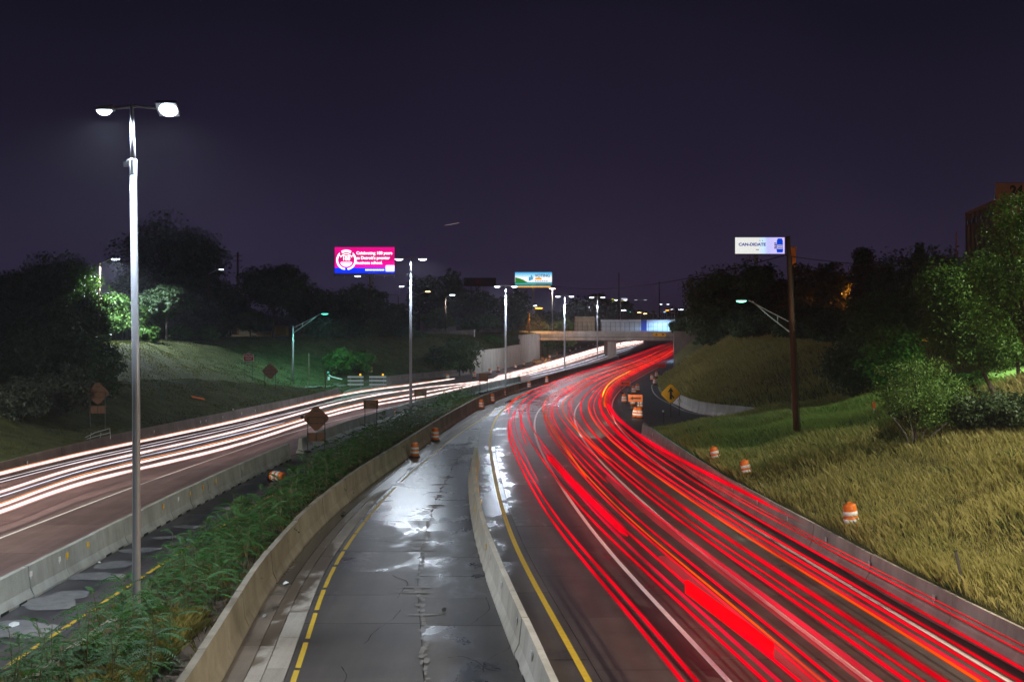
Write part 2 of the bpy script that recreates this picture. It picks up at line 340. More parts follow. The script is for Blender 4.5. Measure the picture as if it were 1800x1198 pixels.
# ---------------------------------------------------------------- ground
g = MB(); g.add([(-1500,-60,-.30),(1500,-60,-.30),(1500,1300,-.30),(-1500,1300,-.30)], [(0,1,2,3)])
tag(g.build('ground', M['bed']), kind='structure')
ys = np.concatenate([np.arange(-12, 190, 1.0), np.arange(190, 300, 2.0), np.arange(300, 700, 15), np.arange(700, 1301, 60)])
def bank(name, side, dd, mt):
    E = np.array([(RE if side > 0 else LE)(y) for y in ys])
    V = []; 
    for i, y in enumerate(ys):
        z = (zr if side > 0 else zl)(np.full(len(dd), y), dd)
        for d, zz in zip(dd, z): V.append((E[i]+side*d, y, float(zz)))
    k = len(dd); F = []
    for i in range(len(ys)-1):
        for j in range(k-1):
            a = i*k+j; q = (a, a+1, a+1+k, a+k)
            F.append(q if side > 0 else q[::-1])
    # foot down to the bed
    o = len(V)
    for i, y in enumerate(ys): V.append((E[i], y, -.29))
    for i in range(len(ys)-1): F.append((i*k, (i+1)*k, o+i+1, o+i))
    m = MB(); m.add(V, F); return tag(m.build(name, mt, smooth=True), kind='structure')
dd = np.concatenate([np.arange(0, 6, .6), np.arange(6, 40, 1.0), np.array([42,46,52,60,75,100,150,250,450,900])])
bank('grass_bank', 1, dd, M['bankground']); bank('grass_slope', -1, dd, M['lawnground'])
g = MB(); g.add([(-2500,1290,6.5),(2500,1290,6.5),(2500,5000,6.5),(-2500,5000,6.5)], [(0,1,2,3)])
tag(g.build('far_ground', M['farground']), kind='structure')

# ---------------------------------------------------------------- paving
def strip(mb, fl, fr, y0, y1, z, step=1.5, thick=0.0, mi=0):
    n = max(1, int(math.ceil((y1-y0)/step))); Y = [y0+(y1-y0)*i/n for i in range(n+1)]
    vs = []
    for y in Y: vs += [(fl(y), y, z), (fr(y), y, z)]
    fs = [(2*i, 2*i+1, 2*i+3, 2*i+2) for i in range(n)]
    if thick:
        o = len(vs)
        for y in Y: vs += [(fl(y), y, z-thick), (fr(y), y, z-thick)]
        fs += [(2*i, 2*i+2, o+2*i+2, o+2*i) for i in range(n)] + [(2*i+1, o+2*i+1, o+2*i+3, 2*i+3) for i in range(n)]
        fs += [(0, o, o+1, 1), (2*n, 2*n+1, o+2*n+1, o+2*n)]
    mb.add(vs, fs, mi)
def off(f, d): return lambda y: f(y)+d
def mixf(f, h, u): return lambda y: f(y)*(1-u)+h(y)*u
def slabs(parent, fl, fr, y0, y1, length, mt, name='slab', gap=.022, jit=.35, tilt=.004):
    y = y0
    while y < y1:
        e_ = min(y + length*(1+random.uniform(-jit, jit)), y1)
        m = MB(); strip(m, off(fl, gap/2), off(fr, -gap/2), y+gap/2, e_-gap/2, random.uniform(-tilt, tilt), step=1.6, thick=.12)
        m.build(name, mt, parent, recentre=True); y = e_
def roadbase(name, fl, fr, y0, y1, z, mt, step=3):
    m = MB(); strip(m, fl, fr, y0, y1, z, step); return tag(m.build(name, mt), kind='structure')

right_road = roadbase('road', off(YL,-.9), off(R3, 1.6), 6, 112, -.03, M['bed'])
LN = [off(YL, .0), mixf(YL, R3, 1/3), mixf(YL, R3, 2/3), off(R3, 0)]
slabs(right_road, lambda y: max(YL(y)-1.6, CB(y)+.1) if y < 76 else YL(y)-.9, off(YL, .35), 8, 112, 4.6, M['right'])
slabs(right_road, off(YL, .35), LN[1], 8, 112, 4.6, M['right'])
slabs(right_road, LN[1], LN[2], 8, 112, 4.8, M['right']); slabs(right_road, LN[2], LN[3], 8, 112, 4.7, M['right'])
slabs(right_road, LN[3], lambda y: min(R3(y)+2.4, RE(y)+.2), 8, 96, 5.2, M['right'])
roadbase('road', off(YL, -1.2), off(R3, 1.2), 112.03, 1200, 0, M['right'])
roadbase('slip_road', lambda y: R3(y)+.02 if y < 112 else R3(y)+1.22, lambda y: RE(y)+.3, 96.05, 300, -.004, M['right'], 1.5)
centre = roadbase('closed_road', off(M1, .2), off(YL, -.5), 6, 160, -.06, M['bed'])
cend = lambda y: (CB(y)+.1 if y < 76 else YL(y)-.92)
slabs(centre, off(CYL, -.25), CJ, 8, 130, 4.4, M['centre'], tilt=.006); slabs(centre, CJ, cend, 8, 130, 4.7, M['centre'], tilt=.006)
roadbase('closed_road', off(CYL, -.25), off(YL, -1.22), 130.03, 150, 0, M['centre'])
roadbase('closed_road', off(M1, .1), off(YL, -1.22), 150.03, 290, 0, M['centre'])
gt = roadbase('gutter', off(M1, -.1), off(CYL, -.2), 6, 150, -.05, M['bed'])
gmid = mixf(off(M1, .55), off(CYL, -.25), .42)
slabs(gt, off(M1, -.02), off(M1, .55), 10, 149, 5.8, M['gutterwet'], jit=.1)
slabs(gt, off(M1, .55), gmid, 10, 149, 2.9, M['gutter'], jit=.08); slabs(gt, gmid, off(CYL, -.25), 10, 149, 2.9, M['gutter'], jit=.08)
# left carriageway
lroad = roadbase('road', off(LE, -.2), off(B0, -.3), 6, 170, -.03, M['bed'])
l1 = lambda y: LL(y)*.64+LE(y)*.36
l0 = lambda y: LL(y)*.30+LE(y)*.70
for a_, b_ in ((off(LE, -.1), l0), (l0, l1), (l1, LL), (LL, lambda y: (LL(y)+B0(y))/2), (lambda y: (LL(y)+B0(y))/2, off(B0, -.55))):
    slabs(lroad, a_, b_, 22, 112, 7.5, M['left'], jit=.15, gap=.012, tilt=.002)
m = MB(); strip(m, off(LE, -.1), off(B0, -.55), 112.03, 168, 0, 2); strip(m, off(LE, -.1), lambda y: M1(y)-2.6, 168.03, 1200, 0, 4)
tag(m.build('road', M['left']), kind='structure')
# slip road on the left climbing behind the lower bank
m = MB(); rows = []
for y in np.arange(141, 176, 1.5):
    w, pl = _lw(y), _lplat(y); x0 = LE(y)-w-.8; x1 = x0-max(pl-1.6, 1.0)
    rows.append((x0, x1, y, float(zl(y, w+.8))+.05, float(zl(y, w+pl-.8))+.06))
vs = []; fs = []
for r_ in rows: vs += [(r_[1], r_[2], max(r_[3], r_[4])), (r_[0], r_[2], max(r_[3], r_[4]))]
fs = [(2*i, 2*i+1, 2*i+3, 2*i+2) for i in range(len(rows)-1)]; m.add(vs, fs); tag(m.build('slip_road', M['left']), kind='structure')
sh = roadbase('shoulder', off(B0, -.3), off(LYC, .5), 6, 112, -.05, M['bed'])
shm = mixf(B0, LYC, .5)
slabs(sh, off(B0, -.5), off(LYC, .15), 20, 112, 5.0, M['shoulder'], tilt=.003); 
slabs(sh, off(LYC, .15), off(LYC, .7), 20, 112, 5.0, M['shoulder'], tilt=.003)
# planted median: soil between the two carriageways
m = MB(); vs = []; Yv = list(np.arange(8, 236, 2.0))
for y in Yv:
    a_ = LYC(y)+.55 if y < 112 else B0(y)+.4 if y < 168 else M1(y)-2.6
    b_ = M1(y)-.5
    zt = .5 if y < 165 else .12
    for u in (0, .3, .6, 1): vs.append((a_*(1-u)+b_*u, y, .02+zt*min(1, u*1.5)+.05*math.sin(y*1.7+u*9)*(u > 0)*(u < 1)))
m.add(vs, [(4*i+j, 4*i+j+1, 4*i+j+5, 4*i+j+4) for i in range(len(Yv)-1) for j in range(3)])
tag(m.build('median_soil', M['soil'], smooth=True), kind='structure')
# markings
def line(f, w, y0, y1, mt, name='lane_line', dash=None, step=2.0, z=.011):
    m = MB()
    if dash is None: strip(m, off(f, -w/2), off(f, w/2), y0, y1, z, step)
    else:
        y = y0
        while y < y1:
            on, of = dash; on *= random.uniform(.75, 1.2); strip(m, off(f, -w/2*random.uniform(.85, 1)), off(f, w/2), y, min(y+on, y1), z, step); y += on+of*random.uniform(.5, 1.4)
    return tag(m.build(name, mt), kind='structure')
line(YL, .19, 8, 240, M['yellow']); line(LN[1], .17, 8, 129, M['white']); line(LN[2], .17, 8, 137, M['white'])
line(R3, .17, 8, 262, M['white'])
line(LN[1], .15, 139, 400, M['white'], dash=(3.5, 9)); line(LN[2], .15, 150, 400, M['white'], dash=(3.5, 9))
line(CYL, .15, 8, 64, M['yellow'], dash=(3.0, .3)); line(CYL, .14, 66, 130, M['yellow'], dash=(6, .25))
line(LYC, .15, 20, 110, M['yellow'], dash=(3.2, .18)); line(LL, .15, 20, 300, M['white'])
line(lambda y: RE(y)-.9 if y > 106 else RE(106)-.9, .12, 107, 170, M['white'])
# tar joint and pale crumbling edge along the middle of the closed road
def crumbs(f, y0, y1, n, wmax, mt, name, z=.0125):
    m = MB()
    for _ in range(n):
        y = random.uniform(y0, y1); x = f(y)+random.uniform(-.06, .16); k_ = random.randint(5, 8); L_, W_ = random.uniform(.05, wmax), random.uniform(.03, .12)
        if random.random() < .10: W_, L_ = .05, random.uniform(.4, 1.1)
        z += .00006; vs = [(x+L_*math.cos(2*math.pi*j/k_)*random.uniform(.5, 1), y+W_*3*math.sin(2*math.pi*j/k_)*random.uniform(.5, 1), z) for j in range(k_)]
        m.add(vs, [tuple(range(k_))])
    return tag(m.build(name, mt), kind='stuff', label='pale crumbled concrete along the middle joint of the closed road')
crumbs(CJ, 27, 90, 190, .14, M['patch'], 'crumbled_concrete')
# pale dry patches on the dark left shoulder
m = MB()
for (x, y, w, h) in ((28, 1105, 2.1, .55), (85, 1060, 1.6, .45), (118, 1046, 1.3, .35), (165, 1012, 1.7, .38), (200, 992, 1.3, .35), (245, 966, 1.3, .3), (295, 944, 1.0, .2), (330, 925, 1.2, .2), (395, 893, 1.0, .2)):
    c = P(x, y, .012+.0035*((x*7) % 10)/2); vs = []
    for j in range(18):
        a = 2*math.pi*j/18; rr = 1+.16*math.sin(a*2+x)+.08*math.sin(a*5+y)
        vs.append((c.x+w*math.cos(a)*rr*.62, c.y+h*3*math.sin(a)*rr*.62, c.z))
    m.add(vs, [tuple(range(18))])
tag(m.build('paving_patch', M['patch']), kind='structure')

# ---------------------------------------------------------------- concrete barriers
JER = [(-.30, 0), (-.30, .08), (-.17, .34), (-.09, 1.07), (.09, 1.07), (.17, .34), (.30, .08), (.30, 0)]
def scaled(prof, w=1.0, h=1.0, topw=0): return [(x*w+(topw if x > 0 and z > .5 else -topw if z > .5 else 0), z*h) for x, z in prof]
def segment(f, y0, y1, prof, slots=False, step=1.5, name='segment', base=0.0):
    "one cast length, its section square to the line it follows; fork slots under its foot where it has them"
    n = max(1, int(math.ceil((y1-y0)/step))); m = MB(); k = len(prof)
    Y = [y0+(y1-y0)*i/n for i in range(n+1)]; jz = random.uniform(-.012, .012); jx = random.uniform(-.02, .02)
    vs = []
    for y in Y:
        s_ = (f(y+.3)-f(y-.3))/.6; l = math.hypot(1, s_); nx, ny = 1/l, -s_/l
        for (x, z) in prof: vs.append((f(y)+(x+jx)*nx, y+x*ny, z+(jz if z > .2 else 0)+base))
    fs = [(i*k+j, i*k+(j+1) % k, (i+1)*k+(j+1) % k, (i+1)*k+j) for i in range(n) for j in range(k) if j != k-1]
    fs += [tuple(range(k)), tuple(range(n*k, n*k+k))[::-1]]
    m.add([v for v in vs], fs)
    return m
def barrier(name, label, f, y0, y1, length, prof, mt, slots=False, group=None, side=1, gap=.045, step=1.5):
    t = thing(name, (f(y0), y0, 0), label, 'barrier', group); y = y0; inv = Matrix.Translation((-f(y0), -y0, 0))
    while y < y1-.3:
        e_ = min(y+length, y1); m = segment(f, y+gap/2, e_-gap/2, prof, step=step); m.v = [tuple(inv @ Vector(v)) for v in m.v]
        o = m.build('segment', mt, t, recentre=True)
        if slots:
            for u in (.28, .72):
                q = MB(); yy = y+(e_-y)*u; s_ = (f(yy+.3)-f(yy-.3))/.6
                q.box((f(yy)+side*.306-f(y0), yy-y0, .045), (.012, .55, .09), 0, Matrix.Rotation(-math.atan(s_), 3, 'Z'))
                q.build('fork_slot', M['black'], t, recentre=True)
        y = e_
    return t, f, y0
def reflectors(b, ys_, mt, side, h=.8, w=.11, hh=.17):
    t, f, y0 = b
    for y in ys_:
        m = MB(); x = f(y)+side*(.155) ; m.box((x-f(y0), y-y0, h), (.03, w*1.6, hh)); m.box((x-f(y0)-side*.005, y-y0, h-hh*.72), (.02, .04, hh*.5)); m.build('reflector', mt, t, recentre=True)
def pxY(x, y, z=.8): return (CAM_Z-z)*FOC/(y-PY)
M['refw'] = mat('refw', (.8, .8, .8), (.9, .9, .9), 2, .3); M['refy'] = mat('refy', (.9, .55, .02), (.95, .6, .03), 2, .3)
bar_left1 = barrier('concrete_barrier', 'run of grey green temporary barrier segments beside the near left carriageway ending at a gap', off(B0, -.3), 20, 76.8, 3.05, JER, M['concgreen'], slots=True)
bar_left2 = barrier('concrete_barrier', 'second run of grey green barrier segments starting behind the brown diamond sign', off(B0, -.45), 80.5, 172, 3.05, JER, M['concgreen'], slots=True)
bar_med = barrier('concrete_barrier', 'long stained cast concrete median wall holding back the green saplings', off(M1, -.3), 10, 150, 6.1, scaled(JER, 1.0, 1.1, .01), M['conc'])
bar_med2 = barrier('concrete_barrier', 'far concrete median wall between the white and red light streaks up to the bridge pier', off(M1, -.6), 150.05, 276, 9.0, scaled(JER, 1.0, .95), M['concbrown'], step=3)
bar_mid = barrier('concrete_barrier', 'pale temporary barrier standing between the wet closed road and the red streaks', CB, 10, 75, 3.1, JER, M['concpale'], slots=True, side=-1)
m = MB(); # sloped nose piece of the centre barrier
yy0, yy1 = 75.0, 77.6; fx = CB(75)
m.add([(-.30,0,0),(.30,0,0),(.09,0,1.07),(-.09,0,1.07),(-.2,yy1-yy0,0),(.2,yy1-yy0,0),(.07,yy1-yy0,.35),(-.07,yy1-yy0,.35)], [(0,1,2,3),(4,7,6,5),(0,4,5,1),(3,2,6,7),(0,3,7,4),(1,5,6,2)])
o = m.build('nose', M['concpale'], bar_mid[0]); o.location = (fx-CB(10), 65.0, 0)
RW = [(0.34, 0), (.34, .85), (.05, 1.04), (-.05, 1.04), (-.13, .34), (-.28, .07), (-.28, 0)][::-1]
bar_right = barrier('concrete_barrier', 'brown grey edge wall with white reflectors below the dry grass bank', off(RE, -.15), 10, 93.5, 6.1, RW, M['concedge'])
reflectors(bar_left1, [33.0], M['refw'], 1)
for x, y in ((85, 1008), (130, 982), (343, 876)): reflectors(bar_left1, [pxY(x, y)], M['refw'], 1)
for x, y in ((148, 975), (188, 956), (316, 889), (366, 866), (386, 855), (408, 844)): reflectors(bar_left1, [pxY(x, y)], M['refy'], 1)
for x, y in ((612, 754), (657, 739), (703, 727)): reflectors(bar_left2, [pxY(x, y)], M['refy'], 1, h=.85)
for x, y in ((829, 869), (858, 977), (876, 1027), (902, 1090), (940, 1150)): reflectors(bar_mid, [pxY(x, y)], M['refw'], -1)
for x, y in ((832, 893), (851, 959)): reflectors(bar_mid, [pxY(x, y)], M['refy'], -1)
for x, y in ((840, 822), (840, 838), (843, 857), (847, 879)): reflectors(bar_mid, [pxY(x, y, 1.0)], M['refy'], 1, h=.95)
for x, y in ((1151, 763), (1176, 784), (1193, 797), (1236, 827), (1263, 842), (1288, 857), (1335, 882), (1389, 911), (1455, 948), (1541, 991), (1661, 1051)): reflectors(bar_right, [pxY(x, y, .7)], M['refw'], -1, h=.72, w=.10, hh=.17)
bar_stub = barrier('concrete_barrier', 'short tan wall stub among saplings beside the nearest tall lamp post', lambda y: -11.5+.02*(y-22), 14, 32.3, 6.1, scaled(JER, .9, .85, .05), M['conc'])
low_left = barrier('edge_wall', 'low brown edge wall with tiny reflectors along the left grass slope', off(LE, .1), 14, 143, 6.1, [(-x, z) for x, z in RW][::-1], M['concbrown'])
for x, y in ((226, 742), (185, 759), (276, 890), (328, 740), (360, 734), (388, 727), (415, 722)): reflectors(low_left, [pxY(x, y, .6) if y < 800 else 70], M['refw'], 1, h=.66, w=.09, hh=.15)
barrier('edge_wall', 'low grey brown wall where the left slip road meets the freeway', off(LE, .1), 172, 201, 6.1, [(-x, z) for x, z in RW][::-1], M['concbrown'])
barrier('edge_wall', 'curved grey edge wall holding the grass beyond the merge sign', off(RE, -.1), 105.6, 134, 4.0, scaled(RW, 1, 1.15), M['concpale'])
# retaining walls before the bridge
def wall_run(name, label, f, y0, y1, step, hf, mt, thick=.5, side=-1):
    t = thing(name, (f(y0), y0, 0), label, 'wall'); y = y0
    while y < y1-.5:
        e_ = min(y+step, y1); m = MB(); a_, b_ = (f(y)-f(y0), y-y0+.012), (f(e_)-f(y0), e_-y0-.012); z0, z1 = hf(y+.1), hf(e_-.1)
        vs = []
        for (x, yy), z in ((a_, z0), (b_, z1)): vs += [(x, yy, -.1), (x+side*thick, yy, -.1), (x+side*thick, yy, z), (x, yy, z)]
        m.add(vs, [(0,3,2,1),(4,5,6,7),(0,4,7,3),(1,2,6,5),(3,7,6,2),(0,1,5,4)]); m.build('wall_panel', mt, t, recentre=True); y = e_
    return t
wall_run('retaining_wall', 'pale ribbed retaining wall left of the bridge behind the orange drums', off(LE, .2), 202.5, 246, 3.0, lambda y: 4.1 if y < 232 else 4.35, M['concwall'])
wall_run('retaining_wall', 'tall pale abutment wall directly left of the bridge deck', off(LE, .2), 246.05, 283, 6.0, lambda y: 6.4, M['concwall'])
# head wall and abutment on the right
t = thing('abutment_wall', (30.4, 214, 0), 'large brown grey abutment wall at the right end of the overpass', 'wall')
for i in range(6):
    m = MB(); m.box((.62+i*1.25, 0, 3.7), (1.235, .8, 7.6)); m.build('wall_panel', M['concbrown'], t, recentre=True)
m = MB(); fx = lambda y: RE(y)+.0
for y in range(215, 296, 4):
    a_, b_ = fx(y)-30.4, fx(y+4)-30.4
    q = MB(); q.add([(a_,y-214,-.1),(a_+.8,y-214,-.1),(a_+.8,y-214,7.4),(a_,y-214,7.4),(b_,y-210.02,-.1),(b_+.8,y-210.02,-.1),(b_+.8,y-210.02,7.4),(b_,y-210.02,7.4)], [(0,1,2,3),(4,7,6,5),(0,3,7,4),(1,5,6,2),(3,2,6,7),(0,4,5,1)]); q.build('wall_panel', M['concbrown'], t, recentre=True)
m = MB(); m.tube([(5.6, -.5, 7.3), (6.6, -.55, 3.9)], .08); m.build('drain_pipe', M['dark'], t)

# hairline cracks wandering over the closed road
for i, (x, y) in enumerate(((640, 1130), (690, 1010), (820, 1100), (800, 985), (660, 950), (700, 905), (800, 890), (770, 1160), (600, 1170), (850, 1180))):
    p = P(x, y, .0135+.0004*i); m = MB(); a = random.uniform(-.6, .6)+(1.57 if i % 3 == 0 else 0); q = [Vector((0, 0, 0))]
    for k_ in range(14): a += random.uniform(-.5, .5); q.append(q[-1]+Vector((math.cos(a)*.14, math.sin(a)*.3, 0)))
    vs = []
    for v in q: w_ = random.uniform(.006, .018); vs += [(v.x-w_, v.y-w_, 0), (v.x+w_, v.y+w_, 0)]
    m.add(vs, [(2*j, 2*j+1, 2*j+3, 2*j+2) for j in range(len(q)-1)]); o = m.build('crack', M['bed']); o.location = p; tag(o, kind='structure')

# thin night air round everything
hz = bpy.data.materials.new('night_air'); hz.use_nodes = True; ht_ = hz.node_tree; ht_.nodes.clear()
ho = ht_.nodes.new('ShaderNodeOutputMaterial'); hv = ht_.nodes.new('ShaderNodeVolumePrincipled'); hv.inputs['Density'].default_value = .00030; hv.inputs['Color'].default_value = (.85, .9, 1, 1); hv.inputs['Anisotropy'].default_value = .35
ht_.links.new(hv.outputs[0], ho.inputs['Volume'])
m = MB(); m.box((0, 2450, 22), (5200, 5300, 48)); tag(m.build('haze', hz), kind='stuff')
# ---------------------------------------------------------------- lamps
WHITE_L, TEAL, WARM, SODIUM = (.78, .88, 1.0), (.30, 1.0, .78), (1.0, .74, .42), (1.0, .42, .06)
LENS = {}
def lens(col, s):
    k_ = (col, s)
    if k_ not in LENS: LENS[k_] = emit('lens', col, s)
    return LENS[k_]
def lamp_light(t, loc, power, col, size=100, tilt=(0, 0, 0), rad=.18, blend=.4):
    ld = bpy.data.lights.new('lamp_light', 'SPOT'); ld.energy = power; ld.color = col; ld.spot_size = R(size); ld.spot_blend = blend; ld.shadow_soft_size = rad
    lo = bpy.data.objects.new('lamp_light', ld); COL.objects.link(lo); lo.location = loc; lo.rotation_euler = tilt; lo.parent = t; return lo
def head(t, c, sgn, L_, W_, col, s, tilt=0.0, wide=True):
    "flat LED head on the end of the arm, its glass a sub-part"
    m = MB(); r_ = Matrix.Rotation(tilt, 3, 'Y')
    m.box(c, (L_, W_, .11), 0, r_); m.box((c[0]-sgn*L_*.42, c[1], c[2]+.03), (L_*.22, W_*.6, .14), 0, r_)
    h = m.build('lamp_head', M['steel'], t, recentre=True); s = min(s, 9)
    m = MB(); m.lathe([(.001, -.15), (W_*.30, -.11), (W_*.47, -.02), (W_*.47, .02)], 14); m.v = [(v[0]*L_/W_*.95, v[1], v[2]) for v in m.v]
    l = m.build('lens', lens(col, s), h, smooth=False); l.location = (sgn*L_*.06, 0, -.085)
    return h
def mast(x, ytop, ybase, Y, label, power=0, arm=.92, lensS=8, zbase=None, detail=True, bend=0.0, off_x=None, size=172, group='double headed median lamp posts', heads=True, headL=.5):
    base = Q(x, ybase, Y) if zbase is None else Vector(((x-PX)*Y/FOC, Y, zbase))
    top = CAM_Z-(ytop-PY)*Y/FOC - base.z
    t = thing('median_lamp_post', base, label, 'lamp post', group)
    k_ = top*.895; r0 = .122 if Y < 60 else .15
    m = MB(); m.tube([(0, 0, 0), (0, 0, .25), (-.01, 0, k_*.5), (-.05*bend, 0, k_)], [r0*1.5, r0, r0*.93, r0*.82], 14); m.build('pole', M['steel'], t, smooth=True)
    m = MB(); m.tube([(-.05*bend, 0, k_), (-.07*bend, 0, top)], [r0*.62, r0*.45], 12); m.build('upper_pole', M['steel'], t, smooth=True)
    m = MB(); m.lathe([(r0*.95, k_-.45), (r0*.95, k_+.03), (r0*.6, k_+.06)], 14, 0, (-.05*bend, 0, 0)); m.build('collar', M['steel'], t)
    if detail:
        m = MB(); m.box((-r0*2.4, -.05, k_-.12), (.12, .10, .13)); m.tube([(-r0*2.6, -.05, k_-.18), (-r0*1.8, -.05, k_+.02), (-r0, -.05, k_+.05)], .025); m.build('winch_clamp', M['steel'], t)
        m = MB(); m.box((0, 0, .03), (.7, .7, .06)); 
        for a in (-1, 1):
            for b in (-1, 1): m.tube([(a*.26, b*.26, .05), (a*.26, b*.26, .16)], .03)
        m.build('base_plate', M['steel'], t); m = MB(); m.box((0, -r0*.98, 1.0), (.12, .06, .3)); m.build('hand_hole_cover', M['steel'], t)
    m = MB(); m.tube([(-arm+.25, 0, top-.12), (0, 0, top-.06), (arm-.25, 0, top-.12)], .045 if detail else .07, 8); m.build('cross_arm', M['steel'], t)
    for s_ in (-1, 1):
        if heads: head(t, (s_*arm, 0, top-.13), s_, headL, .32, WHITE_L, lensS)
        if power: lamp_light(t, (s_*arm, 0, top-.32), power, WHITE_L, size=size, blend=.12 if Y > 60 else .75)
    return t
mast(240, 183, 1128, 33.2, 'nearest and tallest silver double lamp post rising from the median saplings', 6800, lensS=90, bend=2.0, size=176)
mast(722, 452, 732, 114, 'second silver double lamp post right of the pink billboard', 5200, arm=1.15, lensS=80, headL=.9)
mast(889, 501, 684, 158, 'third silver double lamp post left of the voting billboard', 6500, arm=1.15, detail=False, lensS=60, headL=.9)
mast(992.5, 519, 652, 208, 'slim silver double lamp post standing before the left part of the overpass', 7000, arm=1.2, detail=False, lensS=70, headL=1.0)
mast(1050, 521, 632, 268, 'slim silver double lamp post standing just before the bridge pier', 5000, arm=1.25, detail=False, lensS=80, headL=1.2)
mast(1091, 526, 606, 380, 'double lamp post beyond the overpass beside the tiny lit boards', 0, arm=1.5, detail=False, lensS=60, headL=1.3)
mast(1126, 526, 600, 470, 'unlit looking double lamp post beyond the middle of the overpass', 0, arm=1.9, detail=False, lensS=.8, headL=1.6)
mast(1168, 534, 590, 640, 'small far double lamp post above the right half of the overpass', 0, arm=1.9, detail=False, lensS=40, headL=1.7)
mast(1186, 543, 580, 900, 'tiny farthest double lamp post near the dark tree', 0, arm=2.3, detail=False, lensS=30, headL=2.2)
hds = [o_ for o_ in bpy.data.objects if o_.name.startswith('lamp_head')]
nh = hds[1]; nh.rotation_euler = (R(-38), 0, 0); nh.scale = (1.2, 1.6, 1.1)
# the same row is assumed to go on behind the viewer; post added to light the near road
tb = thing('median_lamp_post', (-9.6, -18, 0), 'assumed double lamp post of the median row standing behind the viewer', 'lamp post', 'double headed median lamp posts')
m = MB(); m.tube([(0, 0, 0), (0, 0, 14)], [.16, .13], 12); m.build('pole', M['steel'], tb); m = MB(); m.tube([(0, 0, 14), (0, 0, 15.7)], [.1, .08], 12); m.build('upper_pole', M['steel'], tb)
m = MB(); m.tube([(-.7, 0, 15.6), (.7, 0, 15.6)], .045); m.build('cross_arm', M['steel'], tb)
for s_ in (-1, 1): head(tb, (s_*.92, 0, 15.57), s_, .62, .32, WHITE_L, 60); lamp_light(tb, (s_*.92, 0, 15.38), 8500, WHITE_L, size=170, blend=.25)

def cobra(base, top_z, arm_to, label, col=TEAL, power=900, lensS=60, wood=False, rad=.09, two=True, group=None, name='street_lamp', size=120, hl=.7, nolight=False):
    "street lamp: pole with a two-bar bracket reaching to arm_to (x, y, z from the foot) and a drop-glass head"
    t = thing(name, base, label, 'street lamp', group); hgt = top_z-base.z
    m = MB(); m.tube([(0, 0, 0), (0, 0, hgt*.5), (0, 0, hgt)], [rad*1.25, rad, rad*.75], 8); m.build('pole', M['wood'] if wood else M['steel'], t, smooth=True)
    a = Vector(arm_to); st = Vector((0, 0, hgt-.35)); d = a-st
    m = MB(); br = .035*max(1, rad/.09)
    m.tube([st, st+d*.5+Vector((0, 0, .12)), a-Vector((d.x, d.y, 0)).normalized()*.5+Vector((0, 0, .02))], br)
    if two: m.tube([st+Vector((0, 0, -.75)), st+d*.45+Vector((0, 0, -.22)), a-Vector((d.x, d.y, 0)).normalized()*.75-Vector((0, 0, .05))], br); m.tube([st+d*.3+Vector((0, 0, -.45)), st+d*.3+Vector((0, 0, .05))], br*.8)
    m.build('bracket', M['steel'], t)
    ux = Vector((d.x, d.y, 0)).normalized(); ang = math.atan2(ux.y, ux.x); r_ = Matrix.Rotation(ang, 3, 'Z')
    m = MB(); m.lathe([(.05, .1), (.16, .07), (.19, 0)], 10); m.v = [tuple(r_ @ Vector((v[0]*hl/.36, v[1], v[2]))) for v in m.v]
    h = m.build('lamp_head', M['steel'], t); h.location = a
    m = MB(); m.lathe([(.16, -.01), (.13, -.09), (.05, -.13)], 10); m.v = [tuple(r_ @ Vector((v[0]*hl/.36, v[1], v[2]))) for v in m.v]
    m.build('lens', lens(tuple(c_**1.6 for c_ in col), min(lensS, 5.0 if col[0] < .5 else 26)), h)
    if power: lamp_light(t, a+Vector((0, 0, -.2)), power, col, size=size, blend=.5)
    return t
# teal lamp on the left slip road
b = hit(515, 669); Y = b.y; tp = Q(515, 572, Y); lm = Q(571, 551, Y)
cobra(b, tp.z, lm-b, 'teal glowing street lamp on a pale pole beside the left slip road', (.2, 1, .72), 4500, 60, size=165, rad=.13, hl=1.1)
b = hit(1401, 737); Y = b.y+1; b.y = Y; tp = Q(1400, 560, Y); lm = Q(1303, 528, Y)
cobra(b, tp.z, lm-b, 'teal glowing street lamp behind the leaning wooden utility pole', (.35, 1, .75), 1000, 70, size=165, rad=.10, hl=.8)
# white lamp over the upper left bank
b = Vector(((175-PX)*150/FOC, 150, 6.5)); lm = Q(203, 455, 150)
cobra(b, lm.z-.3, lm-b, 'bright white street lamp on a wooden pole above the upper left bank', WHITE_L, 26000, 260, wood=True, rad=.16, two=False, size=165, hl=1.3)
# little lamps along the side streets
def small_lamp(px, ytop, ybase, lx, ly, Y, col, label, power=0, S=60, hl=1.4, wood=True, rad=.16):
    b = Q(px, ybase, Y); b.z = min(b.z, 6.5); tp = Q(px, ytop, Y); lm = Q(lx, ly, Y)
    return cobra(b, tp.z, lm-b, label, col, power, S, wood=wood, rad=rad, two=False, hl=hl*1.25, size=140)

